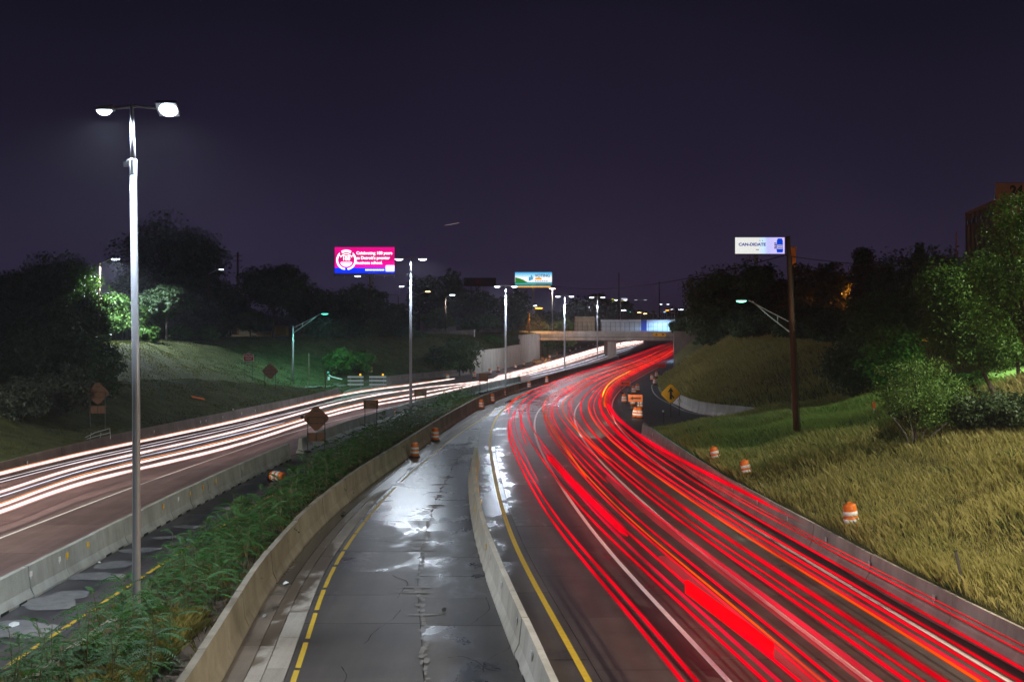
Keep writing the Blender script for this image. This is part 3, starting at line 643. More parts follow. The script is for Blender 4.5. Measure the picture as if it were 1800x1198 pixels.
small_lamp(366, 478, 600, 389, 473, 180, WHITE_L, 'dim street lamp on a wooden pole over the trees left of the brown diamond sign', 0, 5, .8)
small_lamp(650, 487, 575, 629, 485, 230, WHITE_L, 'white street lamp with tan pole just under the pink billboard', 0, 160, 1.1)
small_lamp(737, 514, 575, 752, 512, 260, WARM, 'faint warm lamp on a tan pole right of the second tall lamp post', 0, 12, 1.1)
small_lamp(783, 521, 575, 795, 518, 270, WHITE_L, 'bright white street lamp lighting a bushy tree above the grey noise wall', 3500, 160, 1.2)
small_lamp(700, 520, 575, 706, 503, 300, WHITE_L, 'white street lamp close to the left of the second tall lamp post', 0, 120, 1.2)
small_lamp(664, 535, 575, 669, 521, 300, WARM, 'small cream lamp low above the dark trees under the pink billboard', 0, 40, 1)
small_lamp(555, 540, 585, 560, 525, 260, SODIUM, 'small orange lamp in front of dark trees left of the pink billboard', 0, 40, .9)
small_lamp(971, 508, 585, 971, 507, 320, (1, .8, .6), 'tall warm white street lamp at the right corner of the voting billboard', 9000, 260, 1.6, wood=False)
small_lamp(930, 545, 590, 947, 541, 283, SODIUM, 'strong orange street lamp lighting a yellow tree behind the overpass', 9000, 200, 1.7)
small_lamp(930.5, 538, 590, 941, 537, 330, WHITE_L, 'small pale lamp on a post beside the orange street lamp', 0, 20, .9)
small_lamp(1030, 545, 590, 1032, 540, 520, WHITE_L, 'far white lamp between two slim median posts beyond the overpass', 0, 60, 2)
small_lamp(1096, 550, 585, 1096, 545, 560, WHITE_L, 'far white lamp just below the tiny lit boards', 0, 90, 2.4)
small_lamp(1110, 552, 585, 1110.5, 548, 620, TEAL, 'far teal lamp to the right of the tiny lit boards', 0, 30, 2.4)
small_lamp(1071, 537, 585, 1071, 535, 620, TEAL, 'far teal lamp left below the tiny lit yellow mark', 0, 30, 2)
small_lamp(1073, 546, 585, 1074, 544, 640, TEAL, 'far pale teal lamp lower left of the tiny lit boards', 0, 20, 2)
small_lamp(1124, 553, 585, 1124, 549, 640, WARM, 'far cream lamp touching the unlit looking double post', 0, 30, 2)
small_lamp(1134, 555, 585, 1134, 551, 700, WARM, 'far faint cream lamp right of the unlit looking double post', 0, 25, 2)
small_lamp(1172, 549, 585, 1173, 545, 700, SODIUM, 'far orange lamp between the two smallest double posts', 0, 30, 2)
small_lamp(1197, 548, 585, 1198, 544, 700, WHITE_L, 'far white lamp before the olive tree at the right end of the overpass', 0, 35, 2)
small_lamp(1210, 548, 585, 1210, 544, 700, TEAL, 'far bluish lamp in the olive tree at the right end of the overpass', 0, 35, 2.2)
# assumed street lamps, added outside the frame or hidden by trees to light the right bank, the spruce and the tall building
cobra(Vector((30, 18, 6.4)), 16.5, (-3.4, 0, 10.0), 'assumed warm street lamp on the service road right of the viewer', (1, .84, .60), 40000, 40, wood=True, rad=.15, two=False, size=176)  # assumed lamp out of view, added to light the right bank
cobra(Vector((60, 182, 6.5)), 17, (-2.5, -2, 10.6), 'assumed orange street lamp hidden in the trees near the spruce', SODIUM, 26000, 40, wood=True, rad=.15, two=False, size=160)  # assumed lamp out of sight, added to throw orange light on the spruce
cobra(Vector((74, 118, 6.5)), 17, (0, 3, 10.2), 'assumed orange street lamp in front of the tall building beyond the trees', SODIUM, 12000, 40, wood=True, rad=.15, two=False, size=178)  # unseen lamp assumed and added for the orange light on the building
cobra(Vector((-42, 52, 6.4)), 15.5, (2.4, 0, 8.7), 'added white street lamp on the left service road outside the view', (1, .95, .8), 24000, 40, wood=True, rad=.15, two=False, size=174)  # unseen lamp added to brighten the left shrubs
cobra(Vector((34, 46, 6.5)), 17.5, (-2.4, 0, 11), 'added second warm street lamp on the service road outside the view', (1, .92, .72), 19000, 40, wood=True, rad=.15, two=False, size=177)  # unseen lamp added to brighten the maple
def floodlight(loc, aim, power, col, label, spot=110):  # floodlights added out of sight to throw orange light
    t = thing('floodlight', loc, label, 'floodlight'); d = Vector(aim)-Vector(loc)
    m = MB(); m.tube([(0, 0, 0), (0, 0, 1.6)], .06); m.build('post', M['dark'], t)
    m = MB(); m.box((0, 0, 1.75), (.5, .3, .4)); h = m.build('lamp_housing', M['dark'], t); q = MB(); q.box((0, .17, 1.75), (.42, .03, .32)); q.build('lens', lens(col, 20), h)
    ld = bpy.data.lights.new('lamp_light', 'SPOT'); ld.energy = power; ld.color = col; ld.spot_size = R(spot); ld.spot_blend = .6; ld.shadow_soft_size = .2
    lo = bpy.data.objects.new('lamp_light', ld); COL.objects.link(lo); lo.location = Vector(loc)+Vector((0, .3, 1.9)); lo.rotation_euler = d.to_track_quat('-Z', 'Y').to_euler()
floodlight((78, 132, 6.5), (70, 150, 14), 2200, SODIUM, 'added orange floodlight aimed at the tall building from behind the trees')
floodlight((66, 158, 6.5), (54, 172, 15), 5000, SODIUM, 'added orange floodlight aimed at the spruce from behind the trees')
floodlight((68, 228, 6.5), (61, 250, 20), 6000, SODIUM, 'added orange floodlight aimed at the brick chimney')
cobra(Vector((31.5, 73, 6.5)), 10.4, (0, -1.4, 3.6), 'assumed low greenish lamp hidden behind the big maple lighting the shrubs', (.45, 1, .4), 3500, 20, wood=True, rad=.1, two=False, size=170)  # unseen lamp assumed here, added to make the shrub below the maple glow

# ---------------------------------------------------------------- overpass
BY = 285.0
def bx(px): return (px-PX)*BY/FOC
t = thing('overpass', (bx(912), BY, 0), 'concrete road overpass with fenced parapet crossing the freeway', 'bridge'); x0, x1 = bx(908), bx(1190); W = x1-x0
m = MB(); m.box((W/2, .6, 5.75), (W, .5, .62)); m.box((W/2, .50, 6.1), (W, .62, .09)); m.build('girder', M['concwall'], t)
m = MB(); m.box((W/2, .45, 5.35), (W, .06, .1)); m.build('drip_groove', M['dark'], t)
m = MB(); m.box((W/2, .3, 4.98), (W, .9, .55)); m.build('lower_flange', M['concwall'], t)
m = MB(); m.box((W/2, 8, 5.4), (W+6, 13, .5)); m.build('deck', M['concbrown'], t)
n = 14
for i in range(n):
    m = MB(); m.box(((i+.5)*W/n, .2, 6.5), (W/n-.03, .4, .86)); m.build('parapet_panel', M['concwall'], t, recentre=True)
for i in range(34):
    m = MB(); m.box(((i+.5)*W/34, .3, 8.05), (.07, .07, 2.3)); m.build('fence_post', M['dark'], t, recentre=True)
for z in (7.1, 8.1, 9.15): m = MB(); m.box((W/2, .26, z), (W, .05, .05)); m.build('fence_rail', M['dark'], t)
m = MB()
for i in range(150): m.box(((i+.5)*W/150, .3, 8.1), (.02, .012, 2.1))
tag(m.build('fence_mesh', M['dark'], t), kind='stuff')
for j in range(5):
    m = MB(); m.box((W/2, 2.2+j*2.6, 4.85), (W, .35, .8)); m.build('beam', M['concbrown'], t)
# pier
px = bx(1074)-bx(912)+.3
for j, yy in enumerate((.8, 4.6, 8.4, 12.2)):
    m = MB(); m.box((px, yy, 2.3), (2.1, 1.1, 4.7)); m.build('pier_column', M['concwall'] if j == 0 else M['concbrown'], t)
m = MB(); m.box((px, 6.5, 4.45), (2.6, 13.4, .5)); m.build('pier_cap', M['concbrown'], t)
# sloping left abutment shows as a dark wedge below the deck
m = MB(); m.add([(.2,1.2,4.7),(3.6,1.2,4.7),(2.2,1.2,1.0),(.2,9,4.7),(3.6,9,4.7),(2.2,9,1.0)], [(0,2,1),(3,4,5),(0,3,5,2),(1,2,5,4),(0,1,4,3)]); m.build('bearing_wedge', M['concbrown'], t)
q = thing('clearance_sign', Q(1159, 588, BY-.15), 'small yellow clearance sign fixed to the right end of the overpass parapet', 'sign')
m = MB(); m.box((0, 0, 0), (3.2, .05, .85)); m.build('panel', M['amber'], q)
for dx in (-.85, .75):
    m = MB(); m.box((dx, -.04, 0), (.16, .01, .45)); m.box((dx+.25, -.04, 0), (.16, .01, .45)); m.box((dx+.12, -.04, .1), (.2, .01, .14)); m.build('printed_mark', M['black'], q)
M['truckorange'] = mat('truckorange', (.36, .26, .16), (.44, .33, .2), 2, .6, stretch=(2, 2, .3)); M['truckpale'] = mat('truckpale', (.55, .57, .62), (.66, .68, .72), 1, .5, stretch=(2, 2, .3))
def trailer(pa, pb, ytop, Y, label, mt, n=6, blue=None):
    a, b_ = Q(pa, ytop, Y), Q(pb, ytop, Y); w = b_.x-a.x; hh = a.z-6.45; t = thing('box_trailer', (a.x, Y, 5.65), label, 'trailer')
    for i in range(n):
        m = MB(); m.box(((i+.5)*w/n, 0, .8+hh/2), (w/n-.03, 2.4, hh)); m.build('side_panel', M['cobalt'] if i == blue else mt, t, recentre=True)
    m = MB(); m.box((w/2, 0, .8+hh+.04), (w, 2.5, .08)); m.build('top_rail', M['steel'], t)
    m = MB(); m.box((w/2, 0, .72), (w, 2.3, .14)); m.build('chassis', M['dark'], t)
    for u in ((.12, .88) if w < 8 else (.06, .12, .8, .87)):
        for s_ in (-1, 1):
            q = MB(); q.tube([(w*u, s_*1.15-.14, .5), (w*u, s_*1.15+.14, .5)], .5, 14); q.build('wheel', M['rubber'], t, recentre=True)
    return t
trailer(1010, 1045, 557, BY+5.5, 'square backed box truck body glowing orange behind the overpass fence', M['truckorange'], 3)
trailer(1056, 1186, 562, BY+9.5, 'long pale trailer behind the overpass fence with one blue panel', M['truckpale'], 13, 7)
cobra(Vector((bx(1187), BY+1.5, 5.6)), 12, (-2.2, 2.0, 6.2), 'assumed cool blue street lamp at the right end of the overpass', (.35, .65, 1), 7000, 30, rad=.09, two=False, size=150)  # lamp assumed from the blue light, added to brighten the pale trailer
# noise walls and dark board on the left side street
def panel_wall(name, label, pa, pb, yt, Y, mt, n, zb=5.8):
    a, b_ = Q(pa, yt, Y), Q(pb, yt, Y); w = b_.x-a.x; t = thing(name, (a.x, Y, zb), label, 'wall')
    for i in range(n):
        m = MB(); m.box(((i+.5)*w/n, random.uniform(-.02, .02), (a.z-zb)/2), (w/n-.05, .3, a.z-zb)); m.build('wall_panel', mt, t, recentre=True)
    return t
panel_wall('noise_wall', 'grey ribbed noise wall below the lamp lit tree', 738, 802, 563, 300, M['concwall'], 12, 5.5)
panel_wall('noise_wall', 'brown blank wall right behind the dark bush beside the freeway', 760, 834, 580, 235, M['concbrown'], 8, 2.5)
t = thing('marker_post', (Q(834, 580, 233).x, 233, 3.5), 'white post at the right edge of the brown wall', 'post'); m = MB(); m.box((0, 0, 2.0), (.22, .22, 4.1)); m.build('post', M['whitepaint'], t); m = MB(); m.box((0, 0, 4.12), (.3, .3, .12)); m.build('post_cap', M['steel'], t)
panel_wall('noise_wall', 'low weathered wall on the bank left of the tall abutment', 842, 888, 578, 262, M['concbrown'], 6, 6.0)

# ---------------------------------------------------------------- drums
def drum_meshes():
    d = {}
    m = MB(); m.lathe([(.36, 0), (.38, .03), (.36, .10), (.30, .13)], 18); d['base'] = m.mesh('base', M['rubber'], True)
    z = .10; prof = lambda zz: .295-.06*(zz-.1)/.9
    bands = [('body', .10, .99)]
    m = MB(); m.lathe([(prof(.1), .10), (prof(.28), .28), (prof(.28)+.012, .29), (prof(.47)+.012, .47), (prof(.5), .49), (prof(.68), .67), (prof(.7)+.012, .68), (prof(.86), .86), (prof(.9)-.01, .90), (prof(.95), .99), (.12, 1.01)], 18); d['body'] = m.mesh('body', M['orange'], True)
    for i, (a, b_) in enumerate(((.295, .455), (.575, .735))):
        m = MB(); r1, r2 = prof(a)+.018, prof(b_)+.018; n = 18
        m.lathe([(r1-.02, a-.004), (r1, a), (r2, b_), (r2-.02, b_+.004)], n); d['band%d' % i] = m.mesh('reflective_band', M['drumwhite'], True)
    m = MB(); m.tube([(-.09, 0, 1.0), (-.08, 0, 1.07), (.08, 0, 1.07), (.09, 0, 1.0)], .022); d['handle'] = m.mesh('handle', M['orange'])
    return d
DM = drum_meshes()
def drum(loc, label, rot=(0, 0, 0), group='orange and white traffic drums', s=1.0, simple=False, base=True):
    t = thing('traffic_drum', loc, label, 'traffic drum', group, rot=rot); t.scale = (s, s, s)
    link('body', DM['body'], t); link('reflective_band', DM['band0'], t); link('reflective_band', DM['band1'], t)
    if base: link('rubber_base', DM['base'], t)
    if not simple: link('handle', DM['handle'], t)
    return t
for x, y, lb in ((729, 804, 'dark shaded drum against the median wall before the brighter one'), (765, 775, 'bright orange drum by the broken wall joint with white debris at its foot'),
                 (846, 719, 'nearest of three drums lining the wet bend left of the yellow line'), (865, 708, 'middle of three drums lining the wet bend left of the yellow line'), (885.5, 698, 'farthest of three drums lining the wet bend left of the yellow line'),
                 (930, 683, 'drum standing left of where the red streaks narrow'), (961, 674, 'small drum right at the inner edge of the far red streaks')):
    drum(P(x, y), lb, rot=(0, 0, random.random()))
drum(P(690.5, 735.5), 'drum half hidden by saplings beside the left barrier', rot=(0, 0, .4))
for x, y, lb in ((1097, 708, 'drum standing left of the large orange arrow sign'), (1114, 692, 'front drum of the pair above the large orange arrow sign'), (1120.5, 688, 'rear drum of the pair above the large orange arrow sign'),
                 (1112, 713, 'drum hidden behind the large orange arrow sign with its foot showing'), (1125, 718, 'drum just below the right end of the large orange arrow sign'), (1117, 734, 'left drum of the nearest pair in the gore'), (1124.5, 735, 'right drum of the nearest pair in the gore'),
                 (1146, 669, 'left drum of the far trio in the gore'), (1154, 663, 'right drum of the far trio in the gore'), (1151, 676, 'front drum of the far trio in the gore'), (1164, 681, 'lone drum left above the yellow merge sign')):
    drum(P(x, y), lb)
row = [(834, 664), (861, 658), (876, 654), (906, 648), (921, 643), (939, 639), (953, 634), (966, 630), (979, 626), (991, 622), (1002, 619), (1012, 616), (1020, 613), (1034, 610), (1042, 607.5), (787, 668)]
for i, (x, y) in enumerate(row): drum(P(x, y), 'small far drum in the row along the pale retaining wall and under the bridge', group='far row of drums on the left shoulder', simple=True)
for (x, y, h_, rx, ry, lb) in ((1260, 813, 24, -.22, -.12, 'upper tilted drum on the grass bank farthest from the viewer'), (1315, 840, 27, -.2, -.14, 'middle tilted drum on the grass bank trailing a pale strap'), (1498, 934, 46, -.05, -.10, 'biggest drum, in the dry grass nearest the viewer')):
    p = hit(x, y); s_ = h_*p.y/FOC/1.0
    drum(p+Vector((0, 0, .02)), lb, rot=(rx, ry, .5), s=min(1.15, max(.9, s_)))
    if x < 1400:
        q = p+Vector((.25, -.1, .08)); e_ = hit(x+26, y+20); m = MB(); m.tube([q, (q+e_)/2+Vector((0, 0, .12)), e_+Vector((0, 0, .1))], .022); tag(m.build('loose_strap', M['whitepaint']), 'pale strap trailing in the grass below the %s drum' % ('upper tilted' if x < 1300 else 'middle tilted'), 'strap')
p = P(475, 836, .28); drum(p, 'drum lying knocked over against the left barrier', rot=(R(88), .1, R(62)))

# ---------------------------------------------------------------- signs
def text_mesh(body, size, mt, bold=.0):
    c = bpy.data.curves.new('t', 'FONT'); c.body = body; c.size = size; c.align_x = 'CENTER'; c.align_y = 'CENTER'; c.extrude = .004; c.offset = bold
    o = bpy.data.objects.new('t', c); COL.objects.link(o); bpy.context.view_layer.update()
    me = bpy.data.meshes.new_from_object(o.evaluated_get(bpy.context.evaluated_depsgraph_get())); bpy.data.objects.remove(o); me.materials.clear(); me.materials.append(mt); return me
def text(parent, body, size, loc, mt, align=None, bold=0.0, sx=1.0, name='lettering'):
    me = text_mesh(body, size, mt, bold); xs_ = [v.co.x for v in me.vertices]
    o = link(name, me, parent, loc, (R(90), 0, 0), (sx, 1, 1))
    if align == 'L': o.location.x -= min(xs_)*sx
    return o
def stand_feet(t, xs_, L_=1.2):
    for x in xs_:
        m = MB(); m.box((x, 0, .04), (.09, L_*1.3, .06)); m.build('foot', M['dark'], t)
        m = MB(); vs = []
        m.lathe([(.05, 0), (.26, .03), (.3, .1), (.2, .17), (.05, .19)], 10, 0, (x, -.45, .05)); m.build('sandbag', M['black'], t, smooth=True)
def diamond(t, z, half, mt, name='panel', y=0, thick=.04):
    m = MB(); c_ = .12*half; h = half
    poly = [(0-c_, z+h-c_), (0+c_, z+h-c_), (h-c_, z+c_), (h-c_, z-c_), (c_, z-h+c_), (-c_, z-h+c_), (-h+c_, z-c_), (-h+c_, z+c_)][::-1]
    m.prism(poly, y, y+thick); return m.build(name, mt, t)
def back_diamond(x, yc, yb, halfpx, label, lower=True, loc=None, stand=True, lamp=False):
    p = loc or P(x, yb); k_ = p.y/FOC; zc = CAM_Z-(yc-PY)*k_-p.z; half = halfpx*k_
    t = thing('work_sign', p, label, 'road sign', rz=.12)
    diamond(t, zc, half, M['signback']); sp_ = half*.62
    for s_ in (-1, 1):
        m = MB(); m.box((s_*sp_, -.06, (zc+half*.1)/2), (.07, .06, zc+half*.1)); m.build('post', M['dark'], t)
    for zz in (zc+half*.1, zc-half*.35): m = MB(); m.box((0, -.04, zz), (sp_*1.9, .03, .05)); m.build('brace', M['dark'], t)
    m = MB(); m.box((0, -.012, zc+half*.55), (half*.36, .01, half*.10)); m.build('stencilled_mark', M['dark'], t)
    if lower:
        m = MB(); m.box((0, 0, zc-half*1.36), (half*1.35, .04, half*.62)); m.build('lower_panel', M['signback'], t)
        m = MB(); m.box((0, -.03, zc-half*1.36), (half*.08, .03, half*.6)); m.build('lower_brace', M['dark'], t)
    if stand: stand_feet(t, (-sp_, sp_))
    if lamp:
        m = MB(); m.lathe([(.02, -.12), (.11, -.1), (.11, .1), (.02, .12)], 10, 0, (-half*1.02, 0, zc+.1)); m.build('warning_lamp', M['dark'], t)
    return t
back_diamond(556, 735, 795, 24, 'brown backed diamond work sign with lower panel beside the barrier gap', lamp=True)
back_diamond(172, 691, 752, 21, 'brown backed diamond work sign with lower panel on the left grass slope', loc=hit(172, 757), stand=False)
back_diamond(475, 652, 684, 15, 'small brown backed diamond sign on short wooden posts near the slip road', lower=False, loc=hit(475, 686), stand=False)
def back_board(x0_, x1_, yt, yb, ybase, label, mt, pale=False):
    p = P((x0_+x1_)/2, ybase); k_ = p.y/FOC; w = (x1_-x0_)*k_; z1 = CAM_Z-(yt-PY)*k_; z0 = CAM_Z-(yb-PY)*k_
    t = thing('work_sign', p, label, 'road sign', rz=.1); m = MB(); m.box((0, 0, (z0+z1)/2), (w, .04, z1-z0)); m.build('panel', mt, t)
    for s_ in (-1, 1): m = MB(); m.box((s_*w*.40, -.06, z1/2), (.06, .05, z1)); m.build('post', M['dark'], t)
    m = MB(); m.box((.1, -.03, (z0+z1)/2), (w*.34, .01, .05)); m.box((.3, -.03, (z0+z1)/2-.1), (w*.12, .01, .07)); m.build('stencilled_mark', M['dark'], t)
    stand_feet(t, (-w*.4, w*.4)); return t
back_board(639, 665, 703, 718, 755, 'pale tan backed rectangular work sign on thin posts above the left barrier', M['signbackpale'])
back_board(728, 750, 684, 696, 716, 'grey brown rectangular sign just right of the second tall lamp post', M['signback'])
back_board(842, 858, 656, 670, 692, 'dark reddish sign standing before the white streaks near the third tall lamp post', M['signback'])
# WRONG WAY
p = hit(437, 668); k_ = p.y/FOC; zc = CAM_Z-(628-PY)*k_-p.z; t = thing('wrong_way_sign', p, 'red WRONG WAY sign with white letters backed by a pale diamond', 'road sign')
diamond(t, zc, 10.5*k_, M['steel'], 'back_diamond', y=.05); hw, hh = 8.6*k_, 6.0*k_
m = MB(); m.box((0, 0, zc), (2*hw, .03, 2*hh)); m.build('border', M['whitepaint'], t); m = MB(); m.box((0, -.022, zc), (2*hw*.94, .02, 2*hh*.91)); m.build('panel', M['redsign'], t)
text(t, 'WRONG', hh*.80, (0, -.04, zc+hh*.36), M['whitepaint'], bold=.01); text(t, 'WAY', hh*.80, (0, -.04, zc-hh*.42), M['whitepaint'], bold=.01)
for s_ in (-1, 1): m = MB(); m.box((s_*hw*.75, .04, (zc-hh)/2), (.07, .05, zc-hh)); m.build('post', M['dark'], t)
# barricades
def barricade(xa, xb, label):
    p = hit((xa+xb)/2, 681); k_ = p.y/FOC; w = (xb-xa)*k_; t = thing('barricade', p, label, 'barricade')
    for zz in (.45, .98, 1.5):
        m = MB(); m.box((0, -.04, zz*1.0), (w, .04, .27)); r_ = m.build('rail', M['whitepaint'], t)
    for s_ in (-1, 1):
        m = MB(); m.box((s_*w*.34, .02, .85), (.08, .06, 1.7)); m.build('post', M['steel'], t); m = MB(); m.box((s_*w*.34, .02, .04), (.08, 1.4, .07)); m.build('foot', M['steel'], t)
    m = MB(); m.lathe([(.02, 0), (.13, .02), (.13, .25), (.03, .28)], 10, 0, (w*.30, 0, 1.68)); m.build('warning_lamp', emit('amberlamp', (1, .45, .02), 1.6), t); return t
barricade(611, 639, 'left three rail white barricade at the slip road mouth'); barricade(649, 679, 'right three rail white barricade at the slip road mouth')
p = hit(641, 672)+Vector((0, 4, 0)); k_ = p.y/FOC; t = thing('road_sign', p, 'small pale yellow rectangular sign standing behind the two barricades', 'road sign'); zc = CAM_Z-(649-PY)*k_-p.z
m = MB(); m.box((0, 0, zc), (16*k_, .04, 10*k_)); m.build('panel', mat('paleyellow', (.5, .42, .15), (.56, .48, .2), 2), t); m = MB(); m.box((0, -.03, zc+.1), (8*k_, .01, .06)); m.box((0, -.03, zc-.12), (6*k_, .01, .06)); m.build('printed_mark', M['dark'], t)
for s_ in (-1, 1): m = MB(); m.box((s_*4*k_, .04, zc/2), (.07, .05, zc)); m.build('post', M['dark'], t)
# fallen post with a teal reflector, flat orange panel, plank
p = hit(578, 668); t = thing('fallen_delineator', p, 'white delineator knocked over left of the barricades', 'marker'); m = MB(); m.tube([(0, 0, .8), (.4, 0, .5), (2.0, 0, .1)], .09); m.build('post', M['whitepaint'], t); m = MB(); m.box((-.1, 0, 1.15), (.3, .05, .25)); m.build('reflector', mat('tealr', (.1, .6, .5), None, 2), t); m = MB(); m.box((0, 0, .25), (.3, .3, .5)); m.build('base', M['whitepaint'], t)
p = hit(348, 702); m = MB(); m.box((0, 0, 0), (1.25, .8, .04)); o = m.build('fallen_sign', M['fluor']); o.location = p+Vector((0, 0, .12)); o.rotation_euler = (.15, .22, .5); tag(o, 'bright orange sign panel lying flat on the left grass slope', 'sign panel')
p = hit(353, 717); m = MB(); m.box((0, 0, 0), (1.3, .12, .08)); o = m.build('plank', M['wood']); o.location = p+Vector((0, 0, .1)); o.rotation_euler = (0, .1, .3); tag(o, 'dark plank lying in the grass below the orange panel', 'plank')
p = P(408, 722, 1.0); t = thing('delineator', p+Vector((0, .4, -.1)), 'tiny white and yellow delineator on the left edge wall', 'marker'); m = MB(); m.box((0, 0, .22), (.12, .04, .16)); m.build('reflector', M['whitepaint'], t); m = MB(); m.box((0, 0, .08), (.12, .04, .12)); m.build('lower_reflector', M['amber'], t)
# bent railing wreck on the left edge wall
p = P(197, 782, .5); t = thing('broken_railing', (LE(p.y)+.2, p.y, .95), 'bent broken metal railing piece on the left edge wall', 'railing')
m = MB(); m.tube([(-1.2, 0, .1), (-.5, .1, .45), (.55, 0, .75), (.6, 0, 0)], .03); m.build('upper_bar', M['steel'], t); m = MB(); m.tube([(-1.4, 0, -.1), (-.4, .1, .2), (.6, 0, .45)], .03); m.build('lower_bar', M['steel'], t)
for xx in (-.9, -.2): m = MB(); m.tube([(xx, .05, -.15), (xx+.1, .05, .45)], .02); m.build('baluster', M['steel'], t)
# arrow signs
def arrow_sign(x, yc, wpx, hpx, ybase, label, mt):
    p = P(x, ybase); k_ = p.y/FOC; w, h = wpx*k_, hpx*k_; zc = CAM_Z-(yc-PY)*k_; t = thing('arrow_sign', p, label, 'road sign')
    m = MB(); m.box((0, 0, zc), (w, .04, h)); m.build('panel', mt, t)
    a = w*.38; m = MB(); m.prism([(-a, zc), (-a*.45, zc+h*.26), (-a*.45, zc+h*.09), (a, zc+h*.09), (a, zc-h*.09), (-a*.45, zc-h*.09), (-a*.45, zc-h*.26)][::-1], -.04, -.022); m.build('arrow', M['black'], t)
    for s_ in (-1, 1): m = MB(); m.box((s_*w*.3, .05, (zc)/2), (.06, .05, zc)); m.build('post', M['dark'], t)
    stand_feet(t, (-w*.3, w*.3), .8); return t
arrow_sign(1117, 699.5, 25, 12.5, 722, 'largest orange left arrow sign among the gore drums', M['fluor'])
arrow_sign(1098.5, 673.5, 19, 9, 692, 'middle sized orange left arrow sign, red light in its colour, beside the red streaks', mat('orangeredlit', (.72, .05, .02), (.8, .06, .02), 2))  # red trail light put into this orange panel's colour
arrow_sign(1163.5, 642.5, 13.5, 6.5, 660, 'small far red left arrow sign near the abutment wall', mat('redfar', (.62, .02, .02), (.7, .03, .02), 2))
# merge sign
p = P(1179, 733); k_ = p.y/FOC; zc = CAM_Z-(691.5-PY)*k_; half = 19.5*k_; t = thing('merge_sign', p, 'large yellow diamond merge sign with a black joining arrow', 'road sign')
diamond(t, zc, half, M['black'], 'rim'); diamond(t, zc, half*.955, M['amber'], 'panel', y=-.03, thick=.02)
u = half; m = MB()
m.prism([(-.10*u, zc-.52*u), (-.10*u, zc+.18*u), (-.27*u, zc+.12*u), (0, zc+.58*u), (.27*u, zc+.12*u), (.10*u, zc+.18*u), (.10*u, zc-.52*u)][::-1], -.05, -.031)
m.prism([(.10*u, zc-.06*u), (.34*u, zc-.36*u), (.24*u, zc-.45*u), (.10*u, zc-.26*u)][::-1], -.05, -.031); m.build('arrow', M['black'], t)
m = MB(); m.box((0, .05, (zc-half*.3)/2), (.09, .07, zc-half*.3)); m.build('post', M['dark'], t)
p = P(1190, 730); k_ = p.y/FOC; t = thing('number_plate_post', p+Vector((.3, .3, 0)), 'little pale plate on a thin post right below the merge sign', 'marker'); m = MB(); m.box((0, 0, CAM_Z-(705-PY)*k_), (7*k_, .03, 4.2*k_)); m.build('plate', M['whitepaint'], t); m = MB(); m.box((0, .03, 1.2), (.05, .04, 2.4)); m.build('post', M['dark'], t)
p = hit(1166.5, 744); t = thing('delineator_post', p, 'thin dark delineator with a tiny bright reflector at the grass nose', 'marker'); m = MB(); m.box((0, 0, .5), (.06, .04, 1.1)); m.build('post', M['dark'], t); m = MB(); m.box((-.05, -.03, 1.12), (.16, .03, .16)); m.build('reflector', M['refw'], t)
p = hit(1694, 1033); t = thing('delineator_post', p, 'leaning dark plastic marker post in the dry grass by the right wall', 'marker', rot=(-.1, -.18, .2)); m = MB(); m.box((0, 0, .5), (.085, .03, 1.25)); m.build('post', M['dark'], t); m = MB(); m.box((0, 0, 1.14), (.1, .05, .05)); m.build('post_cap', M['black'], t)
p = hit(1536, 731); t = thing('marker_stake', p, 'tiny stake with an orange top in the pale grass', 'marker'); m = MB(); m.box((0, 0, .22), (.07, .05, .5)); m.build('stake', M['whitepaint'], t); m = MB(); m.box((0, 0, .62), (.16, .06, .42)); m.build('flag', M['fluor'], t)
for x, y0_, y1_, lb in ((543, 622, 670, 'thin brown wooden post right of the teal lamp pole'), (572, 650, 684, 'short brown wooden post left of the barricades')):
    p = hit(x, y1_); h = (y1_-y0_)*p.y/FOC; t = thing('wooden_post', p, lb, 'post'); m = MB(); m.box((0, 0, h/2), (.13, .13, h)); m.build('post', M['wood'], t); m = MB(); m.box((0, 0, h+.03), (.15, .15, .05)); m.build('post_top', M['wood'], t)

# ---------------------------------------------------------------- billboards
def billboard(xa, xb, yt, yb, Y, label, mt, pole_px=None, cat='billboard', lights=True, catwalk=True):
    a, b_ = Q(xa, yt, Y), Q(xb, yb, Y); w, h = b_.x-a.x, a.z-b_.z; c = Vector(((a.x+b_.x)/2, Y, 6.0)); t = thing('billboard', c, label, cat); zc = (a.z+b_.z)/2-6.0
    m = MB(); m.box((0, .35, zc), (w, .5, h)); m.build('cabinet', M['dark'], t)
    m = MB(); m.box((0, .06, zc), (w*.992, .05, h*.985)); f = m.build('poster', mt, t)
    pp = ((pole_px-PX)*Y/FOC-c.x) if pole_px else 0
    m = MB(); m.tube([(pp, .8, 0), (pp, .8, zc-h/2+.2)], .55, 12); m.build('column', M['steel'], t)
    if catwalk:
        m = MB(); m.box((0, -.5, zc-h/2-.5), (w, .9, .1)); m.build('catwalk', M['steel'], t)
        for i in range(7): m = MB(); m.box((-w/2+i*w/6*.99+.05, -.4, zc-h/2-.75), (.12, .9, .6)); m.build('bracket', M['steel'], t)
    if lights:
        for i in range(4):
            q = MB(); q.box((-w*.375+i*w*.25, -1.6, zc-h/2-.6), (.7, .25, .2)); q.tube([(-w*.375+i*w*.25, -1.5, zc-h/2-.6), (-w*.375+i*w*.25, -.4, zc-h/2-.5)], .05); q.build('floodlight', M['steel'], t)
    return t, w, h, zc
